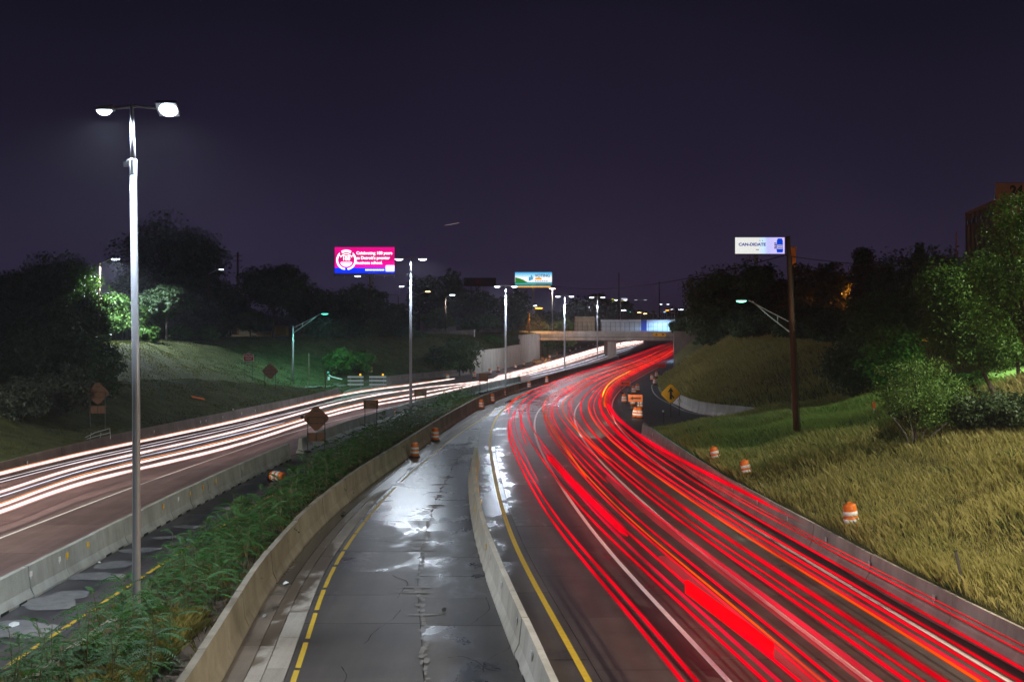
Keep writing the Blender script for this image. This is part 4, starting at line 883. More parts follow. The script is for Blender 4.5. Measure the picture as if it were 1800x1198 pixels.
def imgmat(name, stops, axis='Z', s=1.0, size=1.0, off_=0.0, emitmode=True):  # poster light is emission put into the print, no lamp shines on it
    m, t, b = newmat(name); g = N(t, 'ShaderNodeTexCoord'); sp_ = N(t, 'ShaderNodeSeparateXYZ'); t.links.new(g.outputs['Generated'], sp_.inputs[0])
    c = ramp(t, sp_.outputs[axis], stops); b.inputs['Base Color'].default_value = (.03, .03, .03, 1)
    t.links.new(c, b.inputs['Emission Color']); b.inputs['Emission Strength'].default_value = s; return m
BY1 = 275
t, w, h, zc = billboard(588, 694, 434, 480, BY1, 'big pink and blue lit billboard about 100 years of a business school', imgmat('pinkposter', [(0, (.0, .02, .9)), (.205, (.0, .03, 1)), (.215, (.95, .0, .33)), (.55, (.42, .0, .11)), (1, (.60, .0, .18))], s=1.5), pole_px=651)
EW = emit('whiteprint', (.93, .95, 1), 2.0)
zt = lambda v: zc-h/2+v*h
lx = w*(-.12)
for i, (s_, sz) in enumerate((('Celebrating 100 years', 1.0), ("as Detroit's premier", 1.0), ('business school.', 1.0))):
    text(t, s_, h*.160, (lx-.25, .0, zt(.765-.185*i)), EW, 'L', bold=.02*h/6, sx=.97)
text(t, '100', h*.20, (-w*.305, 0, zt(.55)), EW, bold=.03)
for rr in (.205, .19): pass
m = MB()
def ring(m, cx, cz, r0, r1, a0, a1, n=28, y=0.0):
    for i in range(n):
        a, b_ = a0+(a1-a0)*i/n, a0+(a1-a0)*(i+1)/n
        m.add([(cx+r0*math.cos(a), y, cz+r0*math.sin(a)), (cx+r1*math.cos(a), y, cz+r1*math.sin(a)), (cx+r1*math.cos(b_), y, cz+r1*math.sin(b_)), (cx+r0*math.cos(b_), y, cz+r0*math.sin(b_))], [(0, 1, 2, 3)])
cx, cz = -w*.305, zt(.50)
ring(m, cx, cz, h*.315, h*.375, R(140), R(262)); ring(m, cx, cz, h*.315, h*.375, R(-82), R(40)); ring(m, cx, cz, h*.225, h*.25, R(25), R(155)); ring(m, cx, cz, h*.225, h*.25, R(205), R(335))
for i in range(11):
    for sg in (-1, 1):
        a = R(270)+sg*R(14+i*11.5); rr = h*.345; ex, ez = cx+rr*math.cos(a), cz+rr*math.sin(a); l_ = h*.075; aa = a+sg*R(60)
        m.add([(ex, -.01, ez), (ex+l_*math.cos(aa), -.01, ez+l_*math.sin(aa)), (ex+l_*.5*math.cos(aa+.6), -.01, ez+l_*.5*math.sin(aa+.6)), (ex+l_*.5*math.cos(aa-.6), -.01, ez+l_*.5*math.sin(aa-.6))], [(0, 3, 1, 2)])
m.box((cx, 0, zt(.415)), (h*.42, .02, h*.022)); m.box((cx, 0, zt(.66)), (h*.50, .02, h*.022)); m.box((cx, 0, zt(.35)), (h*.30, .02, h*.05)); m.box((cx, 0, zt(.30)), (h*.2, .02, h*.02))
ring(m, cx, cz, h*.30, h*.335, R(58), R(122), 10); ring(m, cx, cz, h*.36, h*.395, R(60), R(120), 10)
m.build('seal', EW, t)
m = MB(); m.box((w*.42, 0, zt(.185)), (w*.14, .03, h*.23)); m.build('logo_box', EW, t)
m = MB()
for dx in (-.045, .045): m.box((w*.42+w*dx, -.02, zt(.14)), (w*.018, .02, h*.04))
m.build('logo_dots', emit('bluedots', (0, .05, .6), 1), t)
m = MB()
for i in range(13): m.box((w*.02+i*w*.0245, 0, zt(.125)), (w*.017, .02, h*.055))
m.build('web_line', EW, t)
# second board
stops = [(0, (.0, .10, .12)), (.09, (.03, .45, .5)), (.16, (.01, .12, .10)), (.26, (.75, .80, .85)), (.55, (.85, .80, .82)), (.75, (.30, .62, .75)), (1, (.02, .28, .62))]
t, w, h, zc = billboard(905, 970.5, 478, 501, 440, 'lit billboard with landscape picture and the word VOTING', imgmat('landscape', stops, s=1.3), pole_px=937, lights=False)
zt = lambda v: zc-h/2+v*h
text(t, 'VOTING', h*.30, (w*.24, -.0, zt(.72)), emit('darkblueprint', (.01, .05, .25), .7), bold=.03)
m = MB(); m.add([(w*.04, 0, zt(.42)), (w*.22, 0, zt(.42)), (w*.22, 0, zt(.52)), (w*.16, 0, zt(.60)), (w*.05, 0, zt(.56))], [(0, 1, 2, 3, 4)]); m.build('orange_shape', emit('orangeprint', (1, .42, .02), 1), t)
m = MB(); m.add([(-w*.49, -.01, zt(.14)), (-w*.15, -.01, zt(.2)), (-w*.28, -.01, zt(.42)), (-w*.38, -.01, zt(.52)), (-w*.49, -.01, zt(.60))], [(0, 1, 2, 3, 4)]); m.build('green_hill', emit('greenprint', (.03, .22, .04), .9), t)
m = MB(); m.box((-w*.10, -.01, zt(.48)), (w*.05, .02, h*.28)); m.box((-w*.055, -.01, zt(.58)), (w*.035, .02, h*.36)); m.box((-w*.02, -.01, zt(.53)), (w*.025, .02, h*.22)); m.build('blue_towers', emit('blueprint', (.01, .35, .65), .9), t)
m = MB()
for i in range(6): m.box((w*(.06+.06*i), -.01, zt(.31)), (w*.04, .02, h*.05))
m.box((w*.27, -.01, zt(.08)), (w*.42, .02, h*.06)); m.build('small_print', emit('pprint', (.1, .25, .45), .8), t)
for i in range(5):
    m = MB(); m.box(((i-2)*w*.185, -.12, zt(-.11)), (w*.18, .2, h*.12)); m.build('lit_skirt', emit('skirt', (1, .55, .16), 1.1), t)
# third board
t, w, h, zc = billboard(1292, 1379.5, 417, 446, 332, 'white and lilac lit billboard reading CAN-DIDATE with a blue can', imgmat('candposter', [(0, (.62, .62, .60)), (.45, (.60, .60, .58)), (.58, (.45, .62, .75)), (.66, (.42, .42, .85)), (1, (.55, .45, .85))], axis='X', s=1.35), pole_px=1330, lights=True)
zt = lambda v: zc-h/2+v*h
NAVY = emit('navyprint', (.0, .02, .33), .8)
text(t, 'CAN-DIDATE', h*.245, (-w*.155, 0, zt(.56)), NAVY, bold=.045, sx=1.12)
m = MB(); m.prism([(w*.345, zt(.08)), (w*.455, zt(.08)), (w*.465, zt(.2)), (w*.46, zt(.8)), (w*.44, zt(.93)), (w*.36, zt(.93)), (w*.34, zt(.8)), (w*.335, zt(.2))][::-1], -.03, 0); m.build('can_picture', emit('canblue', (.0, .06, .70), .85), t)
m = MB(); m.box((w*.40, -.045, zt(.42)), (w*.105, .02, h*.26)); m.build('can_label', emit('canlabel', (.65, .6, .95), .8), t)
m = MB()
for i in range(4): m.box((w*(.372+.02*i), -.06, zt(.47)), (w*.012, .01, h*.06)); m.box((w*(.372+.02*i), -.06, zt(.36)), (w*.013, .01, h*.05))
m.build('label_print', NAVY, t)
m = MB()
for i in range(4): m.box((w*(.315-.004*abs(i-1.5)), -.05, zt(.64-.1*i)), (w*.045, .02, h*.065))
m.build('hand_picture', emit('handp', (.03, .03, .08), .5), t)
m = MB()
for dx, dz in ((.0, .8), (.055, .8), (-.07, .25), (-.05, .25), (-.03, .25)): m.box((w*dx, 0, zt(dz)), (w*.014, .02, h*.05))
m.build('small_print', NAVY, t)
# dark unlit board and tiny far boards
t, w, h, zc = billboard(815, 872, 488, 503, 400, 'dark unlit billboard with a dull red letter left of the voting board', mat('dullred', (.02, .006, .006), (.03, .01, .01), 2), pole_px=845, lights=False, catwalk=False)
text(t, 'X', h*.8, (-w*.05, -.0, zc), emit('dullx', (.30, .015, .02), .10), bold=.05)  # faint glow put into the unlit board's letter
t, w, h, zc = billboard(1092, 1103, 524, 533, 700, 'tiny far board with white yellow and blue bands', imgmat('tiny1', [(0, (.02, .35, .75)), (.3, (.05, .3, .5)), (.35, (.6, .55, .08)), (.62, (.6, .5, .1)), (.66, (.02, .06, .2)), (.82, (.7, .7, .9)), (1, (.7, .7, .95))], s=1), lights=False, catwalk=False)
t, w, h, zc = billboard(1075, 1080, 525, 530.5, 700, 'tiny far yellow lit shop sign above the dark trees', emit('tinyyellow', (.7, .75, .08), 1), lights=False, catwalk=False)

# ---------------------------------------------------------------- building, chimney, masts, house
M['bldorange'] = mat('bldorange', (.26, .15, .10), (.32, .19, .13), .4, .85); M['bldbrown'] = mat('bldbrown', (.20, .14, .12), (.26, .18, .15), .4, .85)
t = thing('tall_building', (63.75, 150, 6), 'tall orange lit brick building behind the maple with dark letters near its roof', 'building')
H1 = 27.6-6; m = MB(); m.add([(0,0,0),(18,0,0),(22,16,0),(9,16,0),(0,0,H1),(18,0,H1),(22,16,H1),(9,16,H1)], [(0,1,5,4),(1,2,6,5),(2,3,7,6),(3,0,4,7),(4,5,6,7)]); m.build('tower', M['bldorange'], t)
for i in range(7): q = MB(); q.box((9, -.06, 3.0*i+1.2), (18, .1, .08)); q.build('string_course', M['bldbrown'], t)
m = MB(); m.box((9, -.06, H1-1.2), (18.1, .14, 2.3)); m.build('sign_band', mat('band', (.38, .26, .24), (.42, .3, .27), 1), t)
text(t, '24', 1.7, (2.7, -.16, H1-1.1), M['black'], bold=.08, name='roof_letters')
wing = MB(); wx, wy = 3.3, 17.5
wl = math.hypot(wx, wy); ang = math.atan2(wy, wx); H2 = 25.3-6
m = MB(); r_ = Matrix.Rotation(ang, 3, 'Z'); c = r_ @ Vector((wl/2, -3.2, 0)); m.box((c.x-.25, c.y+.1, H2/2), (wl, 6, H2), 0, r_); wingo = m.build('wing', M['bldbrown'], t)
def onwing(u, z, sx, sz, mt, name, d=.06):
    m = MB(); c = r_ @ Vector((wl*u, -.2+.03, 0)); m.box((c.x-.25, c.y+.1, z), (sx, .1+d*2, sz), 0, r_); return m.build(name, mt, t, recentre=True)
GL = mat('glass', (.02, .02, .03), (.03, .03, .04), 2, .15)
for i in range(6):
    onwing((i+.5)/6, H2-1.6, 1.1, .7, GL, 'window', .12); 
for i in range(6):
    o = onwing((i+.5)/6, H2-10.2, 1.1, .9, emit('litwin', (.6, .6, 1), .9) if i == 5 else emit('dimwin', (.3, .28, .5), .35) if i in (1, 4) else GL, 'window', .12)
for i in range(7): onwing(i/6*.98+.01, H2/2, .22, H2, M['bldbrown'], 'pilaster', .16)
onwing(.5, H2-.2, wl, .4, M['bldorange'], 'cornice', .2)
t = thing('chimney', (Q(1388, 455, 250).x, 250, 6), 'square orange lit brick chimney behind the wooden utility pole', 'chimney'); zt_ = Q(1388, 436, 250).z-6
m = MB(); m.box((.5, 0, zt_/2), (1.4, 1.4, zt_)); m.build('stack', mat('brickorange', (.42, .17, .05), (.5, .22, .07), 3, .8), t)
for i in range(9): q = MB(); q.box((.5, 0, zt_-.6-i*.8), (1.46, 1.46, .06)); q.build('brick_course', M['bldbrown'], t)
m = MB(); m.box((.5, 0, zt_+.1), (1.7, 1.7, .25)); m.build('cap', M['bldorange'], t)
lmp = cobra(Vector((Q(1388, 470, 250).x+5, 243, 6.5)), 16, (-2, 0, 10), 'assumed orange street lamp below the brick chimney hidden by trees', SODIUM, 22000, 30, wood=True, rad=.15, two=False, size=178)  # assumed unseen lamp, added for the orange light on chimney and trees
def tmast(x, yt, yb, Y, label, mt, rad=.1, cross=()):
    b = Q(x, yb, Y); b.z = 6.4; z1 = Q(x, yt, Y).z-6.4; t = thing('mast', b, label, 'mast'); m = MB(); m.tube([(0, 0, 0), (0, 0, z1)], [rad*1.4, rad], 8); m.build('pole', mt, t)
    for i, c in enumerate(cross): q = MB(); q.box((0, 0, z1-c), (1.8, .12, .14)); q.build('crossarm', M['wood'], t)
    q = MB(); q.lathe([(rad*1.3, 0), (rad*1.6, .1), (.02, .25)], 8, 0, (0, 0, z1)); q.build('mast_cap', mt, t); return t
tmast(1681, 411, 470, 140, 'thin orange lit mast left of the tall building', mat('mastorange', (.6, .2, .06), (.7, .25, .08), 2), .07)
tmast(418, 445, 520, 230, 'dark utility pole with crossarm standing above the trees left of the pink billboard', M['wood'], .2, (.5, 1.5))
tmast(1088, 480, 580, 420, 'thin dark radio mast above the far trees', M['wire'], .18); tmast(1159, 494, 580, 560, 'dark utility pole with crossarm far beyond the overpass', M['wire'], .22, (4,))
for i, x in enumerate((1148, 1155, 1164, 1172, 1181, 1188)):
    b = Q(x, 575, 420); b.z = 6.4; t = thing('fence_post_pole', b, 'one of the slim pale poles standing behind the right end of the overpass', 'pole', 'slim pale poles behind the overpass'); m = MB(); m.tube([(0, 0, 0), (0, 0, 6.6)], .13, 6); m.build('pole', M['steel'], t); q = MB(); q.lathe([(.15, 0), (.02, .3)], 6, 0, (0, 0, 6.6)); q.build('finial', M['steel'], t)
t = thing('rail_fence', Q(1190, 573, 418), 'pale horizontal rail crossing the slim poles behind the overpass', 'fence')
m = MB(); m.box((-2.6, 0, 3.2), (10, .1, .14)); m.build('rail', M['steel'], t); m = MB(); m.box((-2.6, 0, 2.4), (10, .1, .12)); m.build('lower_rail', M['steel'], t)
# small house up on the left
p = Vector((Q(412, 590, 235).x, 235, 6.5)); t = thing('house', p, 'small pale house half hidden by trees above the left bank', 'house')
m = MB(); m.box((0, 3, 1.9), (9, 6, 3.8)); m.build('wall', mat('siding', (.36, .34, .32), (.45, .43, .4), 2), t)
m = MB(); m.prism([(-4.9, 3.8), (4.9, 3.8), (0, 7.2)][::-1], -.4, 6.4); m.build('roof', M['dark'], t)
for xx in (-2.6, 2.2): f_ = MB(); f_.box((xx, -.03, 2.2), (1.3, .08, 1.6)); f_ = f_.build('window_frame', M['whitepaint'], t); q = MB(); q.box((xx, -.09, 2.2), (1.05, .04, 1.35)); q.build('pane', emit('roomlight', (1, .85, .7), .55 if xx > 0 else .06), f_)
m = MB(); m.box((0, -.04, 1.05), (1.0, .08, 2.1)); m.build('door', M['wood'], t); 
cobra(Vector((Q(440, 590, 222).x, 222, 6.5)), 11.5, (-1.5, 0, 5), 'small warm lamp by the pale house above the left bank', (1, .85, .6), 1500, 30, wood=True, rad=.12, two=False, size=170)
# picket fence on the top of the bank
def fence(x0_, x1_, Y, ybase, label, mt, n=18, h=1.5):
    a, b_ = Q(x0_, ybase, Y), Q(x1_, ybase, Y); w = b_.x-a.x; t = thing('fence', (a.x, Y, 6.45), label, 'fence')
    for i in range(n+1): m = MB(); m.box((w*i/n, 0, h/2), (.09, .09, h)); m.build('post', mt, t, recentre=True)
    for z in (.4, h-.15): m = MB(); m.box((w/2, 0, z), (w, .05, .07)); m.build('rail', mt, t)
    return t
fence(172, 300, 168, 598, 'thin rusty wire fence under the trees on the upper left bank', mat('rust', (.16, .07, .04), (.2, .1, .06), 2), 26)
fence(452, 480, 205, 590, 'yellow lit railing beside the thick tree trunk', M['amber'], 10, 1.2)  # yellow light put into the railing colour
t = thing('yellow_shed', Vector((Q(493, 585, 215).x, 215, 6.5)), 'small yellow shed right of the thick tree trunk', 'shed'); m = MB(); m.box((0, 1, 1), (2.2, 2, 2)); m.build('wall', M['amber'], t); m = MB(); m.prism([(-1.4, 2), (1.4, 2), (0, 2.8)][::-1], -.2, 2.2); m.build('roof', M['dark'], t)

# ---------------------------------------------------------------- utility pole and wires
b = hit(1401, 768); Y = b.y; top = Q(1385, 415, Y); t = thing('utility_pole', b, 'leaning brown wooden utility pole in front of the right teal lamp', 'utility pole')
d = top-b; m = MB(); m.tube([(0, 0, -.3), d*.33, d*.66, d], [.19, .175, .155, .13], 10); m.build('pole', M['wood'], t, smooth=True)
m = MB(); m.box(tuple(d*.91), (.25, .22, .14)); m.tube([d*.91+Vector((0, 0, .1)), d*.91+Vector((0, 0, .35))], .06); m.build('insulator', M['dark'], t)
m = MB(); m.tube([(.21, -.05, 0), d*.5+Vector((.19, -.05, 0)), d*.9+Vector((.15, -.05, 0))], .02, 5); m.build('ground_cable', M['dark'], t)
att = b+d*.91
def wire(a, c, sag, label, r_=.03):
    a, c = Vector(a), Vector(c); pts = []
    for i in range(25):
        u = i/24; p = a.lerp(c, u); p.z -= sag*4*u*(1-u); pts.append(p)
    m = MB(); m.tube(pts, r_, 4); return tag(m.build('cable', M['wire']), label, 'cable')
wire(att, Q(960, 500, 150), 1.2, 'dark overhead cable from the utility pole over the freeway to the left', .035)
wire(att+Vector((0, 0, -.1)), Q(1700, 466, 75), .3, 'dark overhead cable from the utility pole towards the tall building', .03)
wire(Q(120, 512, 150), Q(700, 518, 190), .4, 'dark overhead cable across the trees behind the nearest lamp post', .03)
# aircraft light far up
m = MB(); m.tube([Q(782, 396, 3000), Q(794, 394, 3000), Q(807, 391.5, 3000)], [.3, .55, .45], 5); tag(m.build('aircraft_light', emit('aircraft', (1, .75, .6), .35)), 'faint short light line of a plane in the sky', 'aircraft light')
# ---------------------------------------------------------------- vegetation
def leaf_quads(C, Nn, size, rng, aspect=.55):
    "rhombic leaves at the points C, roughly facing Nn"
    n = len(C); a = rng.normal(size=(n, 3)); nn = Nn + rng.normal(size=(n, 3))*.55; nn /= np.linalg.norm(nn, axis=1)[:, None]+1e-9
    u = np.cross(nn, a); u /= np.linalg.norm(u, axis=1)[:, None]+1e-9; v = np.cross(nn, u)
    s = size*rng.uniform(.6, 1.35, n)[:, None]
    V = np.empty((n, 4, 3)); V[:, 0] = C-u*s; V[:, 1] = C+v*s*aspect-u*s*.1; V[:, 2] = C+u*s-nn*s*.25; V[:, 3] = C-v*s*aspect-u*s*.1
    return V.reshape(-1, 3)
def crown_points(rng, w, h, nclump, nleaf, rc, shape='round', low=0.0):
    ps = []; ns = []; cc = []
    for i in range(nclump):
        while True:
            p = rng.uniform(-1, 1, 3); r = np.linalg.norm(p)
            if r < 1 and r > .35 and p[2] > -.85+low: break
        if shape == 'cone': zz = (p[2]+1)/2; p[:2] *= (1.05-zz)*.95
        elif shape == 'wide': p[2] *= .85
        cc.append(p)
    cc = np.array(cc); wob = 1+.16*np.sin(cc[:, 0]*5+cc[:, 2]*4+rng.uniform(0, 6))
    cc = cc*np.array([w/2, w/2, h/2])*.86*wob[:, None]
    per = max(3, nleaf//nclump)
    for c in cc:
        d = rng.normal(size=(per, 3)); d /= np.linalg.norm(d, axis=1)[:, None]
        r = rc*rng.uniform(.55, 1.5)
        rad = r*rng.uniform(.25, 1.0, per)**.45
        pts = c + d*rad[:, None]*np.array([1.15, 1.15, .75]); pts[:, 2] -= .12*r*rng.random(per)
        ps.append(pts); ns.append(d*.7+np.array([0, 0, .5]))
    return np.concatenate(ps), np.concatenate(ns), cc
def tree(x, ytop, wpx, Y, label, mt='leafdark', base=None, nleaf=2600, leaf=None, shape='round', trunk=True, kind='tree', gap=.0, clumps=None, low=0.0, lean=0.0, htrunk=.22, group=None, dx=0.0, rcf=.17, seed=None):
    rng = np.random.default_rng(seed if seed is not None else int(x*7+ytop*3+Y))
    X = (x-PX)*Y/FOC; gz = base if base is not None else ground(X, Y)
    top = CAM_Z-(ytop-PY)*Y/FOC; H_ = max(1.0, top-gz); W = wpx*Y/FOC
    nm = {'tree': 'tree', 'shrub': 'shrub', 'spruce': 'spruce_tree'}[kind]
    t = thing(nm, (X, Y, gz), label, {'tree': 'tree', 'shrub': 'shrub', 'spruce': 'tree'}[kind], group)
    nleaf = int(nleaf*(1.7 if Y > 95 else 1.0))
    ht = H_*htrunk if kind == 'tree' else H_*.03
    ch = H_-ht; lf = leaf or max(.11, 1.55*Y/1138*1.15)
    nc = clumps or max(26, nleaf//55)
    C, Nn, cc = crown_points(rng, W, ch, nc, nleaf, rcf*min(W, ch)*1.0, 'cone' if kind == 'spruce' else shape, low)
    off_ = np.array([lean, 0, ht+ch/2]); me = np_mesh('crown', leaf_quads(C+off_, Nn, lf, rng), 4, M[mt])
    o = link('crown', me, t)
    if trunk:
        m = MB(); r0 = max(.07, H_*.018)*(1 if kind != 'shrub' else .5)
        cx = lean*.5
        m.tube([(dx, 0, -.3), (dx*.6, 0, ht*.5), (cx*.5, .05, ht+ch*.15), (cx, 0, ht+ch*.5), (lean, 0, ht+ch*.85)], [r0*1.35, r0, r0*.8, r0*.5, r0*.15], 7)
        idx = rng.choice(len(cc), min(len(cc), 11 if kind != 'shrub' else 6), replace=False)
        for i in idx:
            c = cc[i]+off_; z0 = ht+ch*rng.uniform(.0, .35); s_ = Vector((cx*.5, 0, z0)); e_ = Vector(c); mid = (s_+e_)/2+Vector((0, 0, .06*ch))
            m.tube([s_, mid, e_], [r0*.45, r0*.3, r0*.1], 5)
        m.build('trunk', M['bark'], t, smooth=True)
    return t
# left side, front shrubs on the lower bank
b1 = hit(45, 748); b2 = hit(118, 742); b3 = hit(172, 722)
def shr(x, yb, ytop, w, label, mt, n=3200, **k):
    p = hit(x, yb); return tree(x, ytop, w, p.y+k.pop('back', 1.5), label, mt, nleaf=n, kind='shrub', **k)
shr(40, 752, 655, 120, 'grey green bushy shrub leftmost at the foot of the dark trees', 'leafgrey', 4200)
shr(118, 742, 640, 110, 'grey leaved shrub between the leftmost shrub and the left diamond sign', 'leafgrey', 4000)
shr(172, 722, 628, 80, 'dark shrub immediately behind the left brown diamond sign', 'leafdark', 3000)
tree(20, 590, 190, 104, 'dense dark tree at the left frame edge low on the bank', 'leafdark', nleaf=6000, htrunk=.05)
tree(105, 575, 160, 108, 'dense dark tree low on the bank left of the nearest lamp post', 'leafdark', nleaf=6000, htrunk=.05)
tree(165, 592, 100, 114, 'dark rounded tree sloping down towards the left diamond sign', 'leafdark', nleaf=3600, htrunk=.04)
tree(5, 470, 150, 122, 'tall dark tree rising at the left frame edge', 'leafdark', nleaf=4500)
tree(70, 452, 130, 134, 'tall dark tree with a ragged top left of the small white street lamp', 'leafdark', nleaf=4500)
tree(118, 446, 120, 142, 'tree with yellow green lit leaves left of the starry white lamp', 'leaf', nleaf=4000)
tree(60, 520, 170, 118, 'broad dark tree filling the gap under the tall left trees', 'leafdark', nleaf=5200, htrunk=.08)
tree(150, 520, 100, 132, 'dark mid height tree left of the lamp lit pale foliage', 'leafdark', nleaf=3200, htrunk=.12)
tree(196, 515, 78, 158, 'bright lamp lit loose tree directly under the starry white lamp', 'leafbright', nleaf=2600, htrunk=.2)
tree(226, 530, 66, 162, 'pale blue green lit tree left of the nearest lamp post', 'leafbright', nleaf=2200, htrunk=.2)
tree(262, 520, 70, 166, 'dark tree with scattered bright leaves right of the nearest lamp post', 'leaf', nleaf=2200)
tree(285, 374, 160, 200, 'huge dark tree towering right of the nearest lamp post', 'leafdark', nleaf=6000, htrunk=.16)
tree(350, 386, 110, 205, 'huge dark tree with a sloping right side behind the lamp with the curved arm', 'leafdark', nleaf=5000, htrunk=.16)
tree(250, 470, 110, 185, 'dark mid tree under the huge trees close to the nearest lamp post', 'leafdark', nleaf=3400)
tree(293, 500, 100, 160, 'dark tree with a straight grey trunk on the top of the left bank', 'leafdark', nleaf=3600, htrunk=.48)
tree(352, 520, 70, 172, 'silvery lit bushy tree in front of the lamp with the curved arm', 'leafgrey', nleaf=3000, htrunk=.05)
shr(365, 603, 572, 50, 'low lit green shrub below the silvery bushy tree', 'leaf', 1400)
shr(320, 600, 568, 50, 'low olive shrub right of the straight grey trunk', 'leaf', 1400)
shr(262, 602, 575, 50, 'low olive shrub left of the straight grey trunk', 'leaf', 1200)
tree(405, 495, 90, 215, 'dark tree hanging over the pale house', 'leafdark', nleaf=2600)
tree(392, 548, 60, 188, 'dark low bush left of the pale house', 'leafdark', nleaf=1700, htrunk=.02)
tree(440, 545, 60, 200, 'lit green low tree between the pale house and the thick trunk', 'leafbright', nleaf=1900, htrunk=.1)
tree(481, 459, 120, 185, 'big dark round tree on a thick straight trunk left of the pink billboard', 'leafdark', base=6.3, nleaf=5200, htrunk=.36)
tree(540, 500, 80, 215, 'dark tree behind the left teal lamp arm', 'leafdark', nleaf=2600)
for i, (x, yt, w, Y, mt, lb) in enumerate(((590, 505, 120, 222, 'leafdark', 'dark tree below the left half of the pink billboard'), (645, 496, 90, 240, 'leafdark', 'dark tree below the right half of the pink billboard'),
    (690, 530, 90, 232, 'leafdark', 'dark tree left of the second tall lamp post'), (620, 555, 130, 196, 'leafdark', 'dark sloping thicket tree above the two barricades'), (560, 560, 90, 190, 'leafdark', 'dark low tree right of the left teal lamp pole'),
    (690, 575, 110, 212, 'leafdark', 'dark low tree spreading behind the second tall lamp post'), (760, 474, 90, 320, 'leafdark', 'tall dark tree right of the second tall lamp post'), (795, 472, 60, 330, 'leafdark', 'tall dark tree with a flat top left of the unlit billboard'),
    (773, 541, 60, 292, 'leafbright', 'lamp lit bushy tree above the grey noise wall'), (845, 505, 90, 340, 'leafdark', 'dark tree under the unlit billboard'), (850, 548, 80, 300, 'leaf', 'dim green tree left of the third tall lamp post'),
    (905, 510, 60, 360, 'leafdark', 'dark tree under the voting billboard'), (915, 545, 60, 310, 'leafdark', 'dark low tree right of the third tall lamp post'), (720, 600, 60, 205, 'leafdark', 'dark bush at the foot of the second tall lamp post line'),
    (1048, 514, 80, 560, 'leafdark', 'far dark tree behind the two slim median posts'), (1085, 520, 60, 600, 'leafdark', 'far dark tree behind the tiny lit boards'), (1015, 528, 50, 520, 'leafdark', 'far dark tree left of the two slim median posts'),
    (960, 545, 60, 420, 'leafdark', 'far dark tree behind the warm white street lamp'))):
    tree(x, yt, w, Y, lb, mt, nleaf=1900 if Y > 280 else 3200, htrunk=.08)
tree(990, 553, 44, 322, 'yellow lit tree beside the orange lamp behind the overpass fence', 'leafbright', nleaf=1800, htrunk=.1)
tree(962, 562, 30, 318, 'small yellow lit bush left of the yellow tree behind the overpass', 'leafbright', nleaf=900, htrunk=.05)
shr(598, 668, 612, 62, 'round green shrub left of the barricades', 'leaf', 2600)
shr(632, 662, 618, 52, 'dark green shrub behind the barricades', 'leaf', 2200)
tree(808, 588, 66, 190, 'dark bush overhanging the left end of the pale ribbed retaining wall', 'leafdark', nleaf=3200, htrunk=.03, base=.5)
tree(775, 608, 50, 196, 'dark bush left of the one overhanging the retaining wall', 'leafdark', nleaf=2000, htrunk=.03, base=1.5)
shr(866, 603, 590, 50, 'low weeds like shrub on top of the pale retaining wall', 'leaf', 900)
# far woods on the skyline
C = []; Nn = []
rng = np.random.default_rng(3)
for i in range(900):
    yy = rng.uniform(650, 1000); xx = rng.uniform(-450, 520); hh = rng.uniform(4, 13); n = 16
    d = rng.normal(size=(n, 3)); d /= np.linalg.norm(d, axis=1)[:, None]; C.append(np.array([xx, yy, 6.5+hh*.5])+d*np.array([4.5, 4.5, hh*.5])*rng.uniform(.6, 1, (n, 1))); Nn.append(d)
tag(link('far_woods', np_mesh('far_woods', leaf_quads(np.concatenate(C), np.concatenate(Nn), 2.2, rng), 4, M['leafdark'])), 'dark far mass of woods along the horizon', 'woods', kind='stuff')
# right side
tree(1205, 538, 56, 300, 'olive lit tree at the right end of the overpass', 'leaf', nleaf=2200, htrunk=.1)
tree(1196, 560, 40, 222, 'small dark bush leaning over the abutment wall', 'leafdark', nleaf=1200, htrunk=.02, base=6.6)
tree(1262, 458, 105, 205, 'tall dark tree right of the overpass under the white billboard', 'leafdark', nleaf=6000, htrunk=.06, shape='wide')
tree(1250, 520, 90, 190, 'dark lower tree in front of the tall one near the abutment', 'leafdark', nleaf=4200, htrunk=.03)
tree(1335, 452, 110, 195, 'tall dark tree behind the right teal lamp head', 'leafdark', nleaf=5600, htrunk=.05)
tree(1325, 540, 110, 165, 'dark tree mass below the right teal lamp', 'leafdark', nleaf=4500, htrunk=.03)
tree(1405, 462, 90, 190, 'dark reddish tinged tree immediately right of the utility pole top', 'leaforangelit', nleaf=4200, htrunk=.05)
tree(1400, 530, 110, 150, 'dark tree behind the utility pole halfway up', 'leafdark', nleaf=4200, htrunk=.03)
tree(1462, 450, 80, 180, 'dark tree between the utility pole and the spruce', 'leaforangelit', nleaf=4000, htrunk=.06)
tree(1518, 424, 84, 172, 'spruce with orange lit tips against the sky', 'needle', nleaf=6500, kind='spruce', leaf=.24, clumps=150)
tree(1556, 452, 74, 166, 'orange tinged conifer right of the tallest orange spruce', 'needle', nleaf=5000, kind='spruce', leaf=.24, clumps=120)
tree(1617, 402, 50, 160, 'thin dark spruce tip above the trees left of the orange mast', 'leafdark', nleaf=3000, kind='spruce', leaf=.24, clumps=90)
tree(1610, 428, 150, 150, 'wide dark tree around the thin dark spruce tip', 'leafdark', nleaf=6500, htrunk=.08)
tree(1665, 440, 80, 140, 'dark tree left of the orange mast', 'leafdark', nleaf=3600)
tree(1470, 540, 120, 130, 'dark green tree right of the teal lamp pole', 'leafdark', nleaf=5200, htrunk=.04)
tree(1560, 505, 150, 112, 'broad dark green tree left of the big maple', 'leaf', nleaf=10000, htrunk=.05)
tree(1500, 585, 110, 92, 'teal tinged green tree low on the bank right of the utility pole', 'leafdark', nleaf=5200, htrunk=.05)
tree(1575, 560, 110, 82, 'green tree touching the left side of the big maple', 'leaf', nleaf=6000, htrunk=.06)
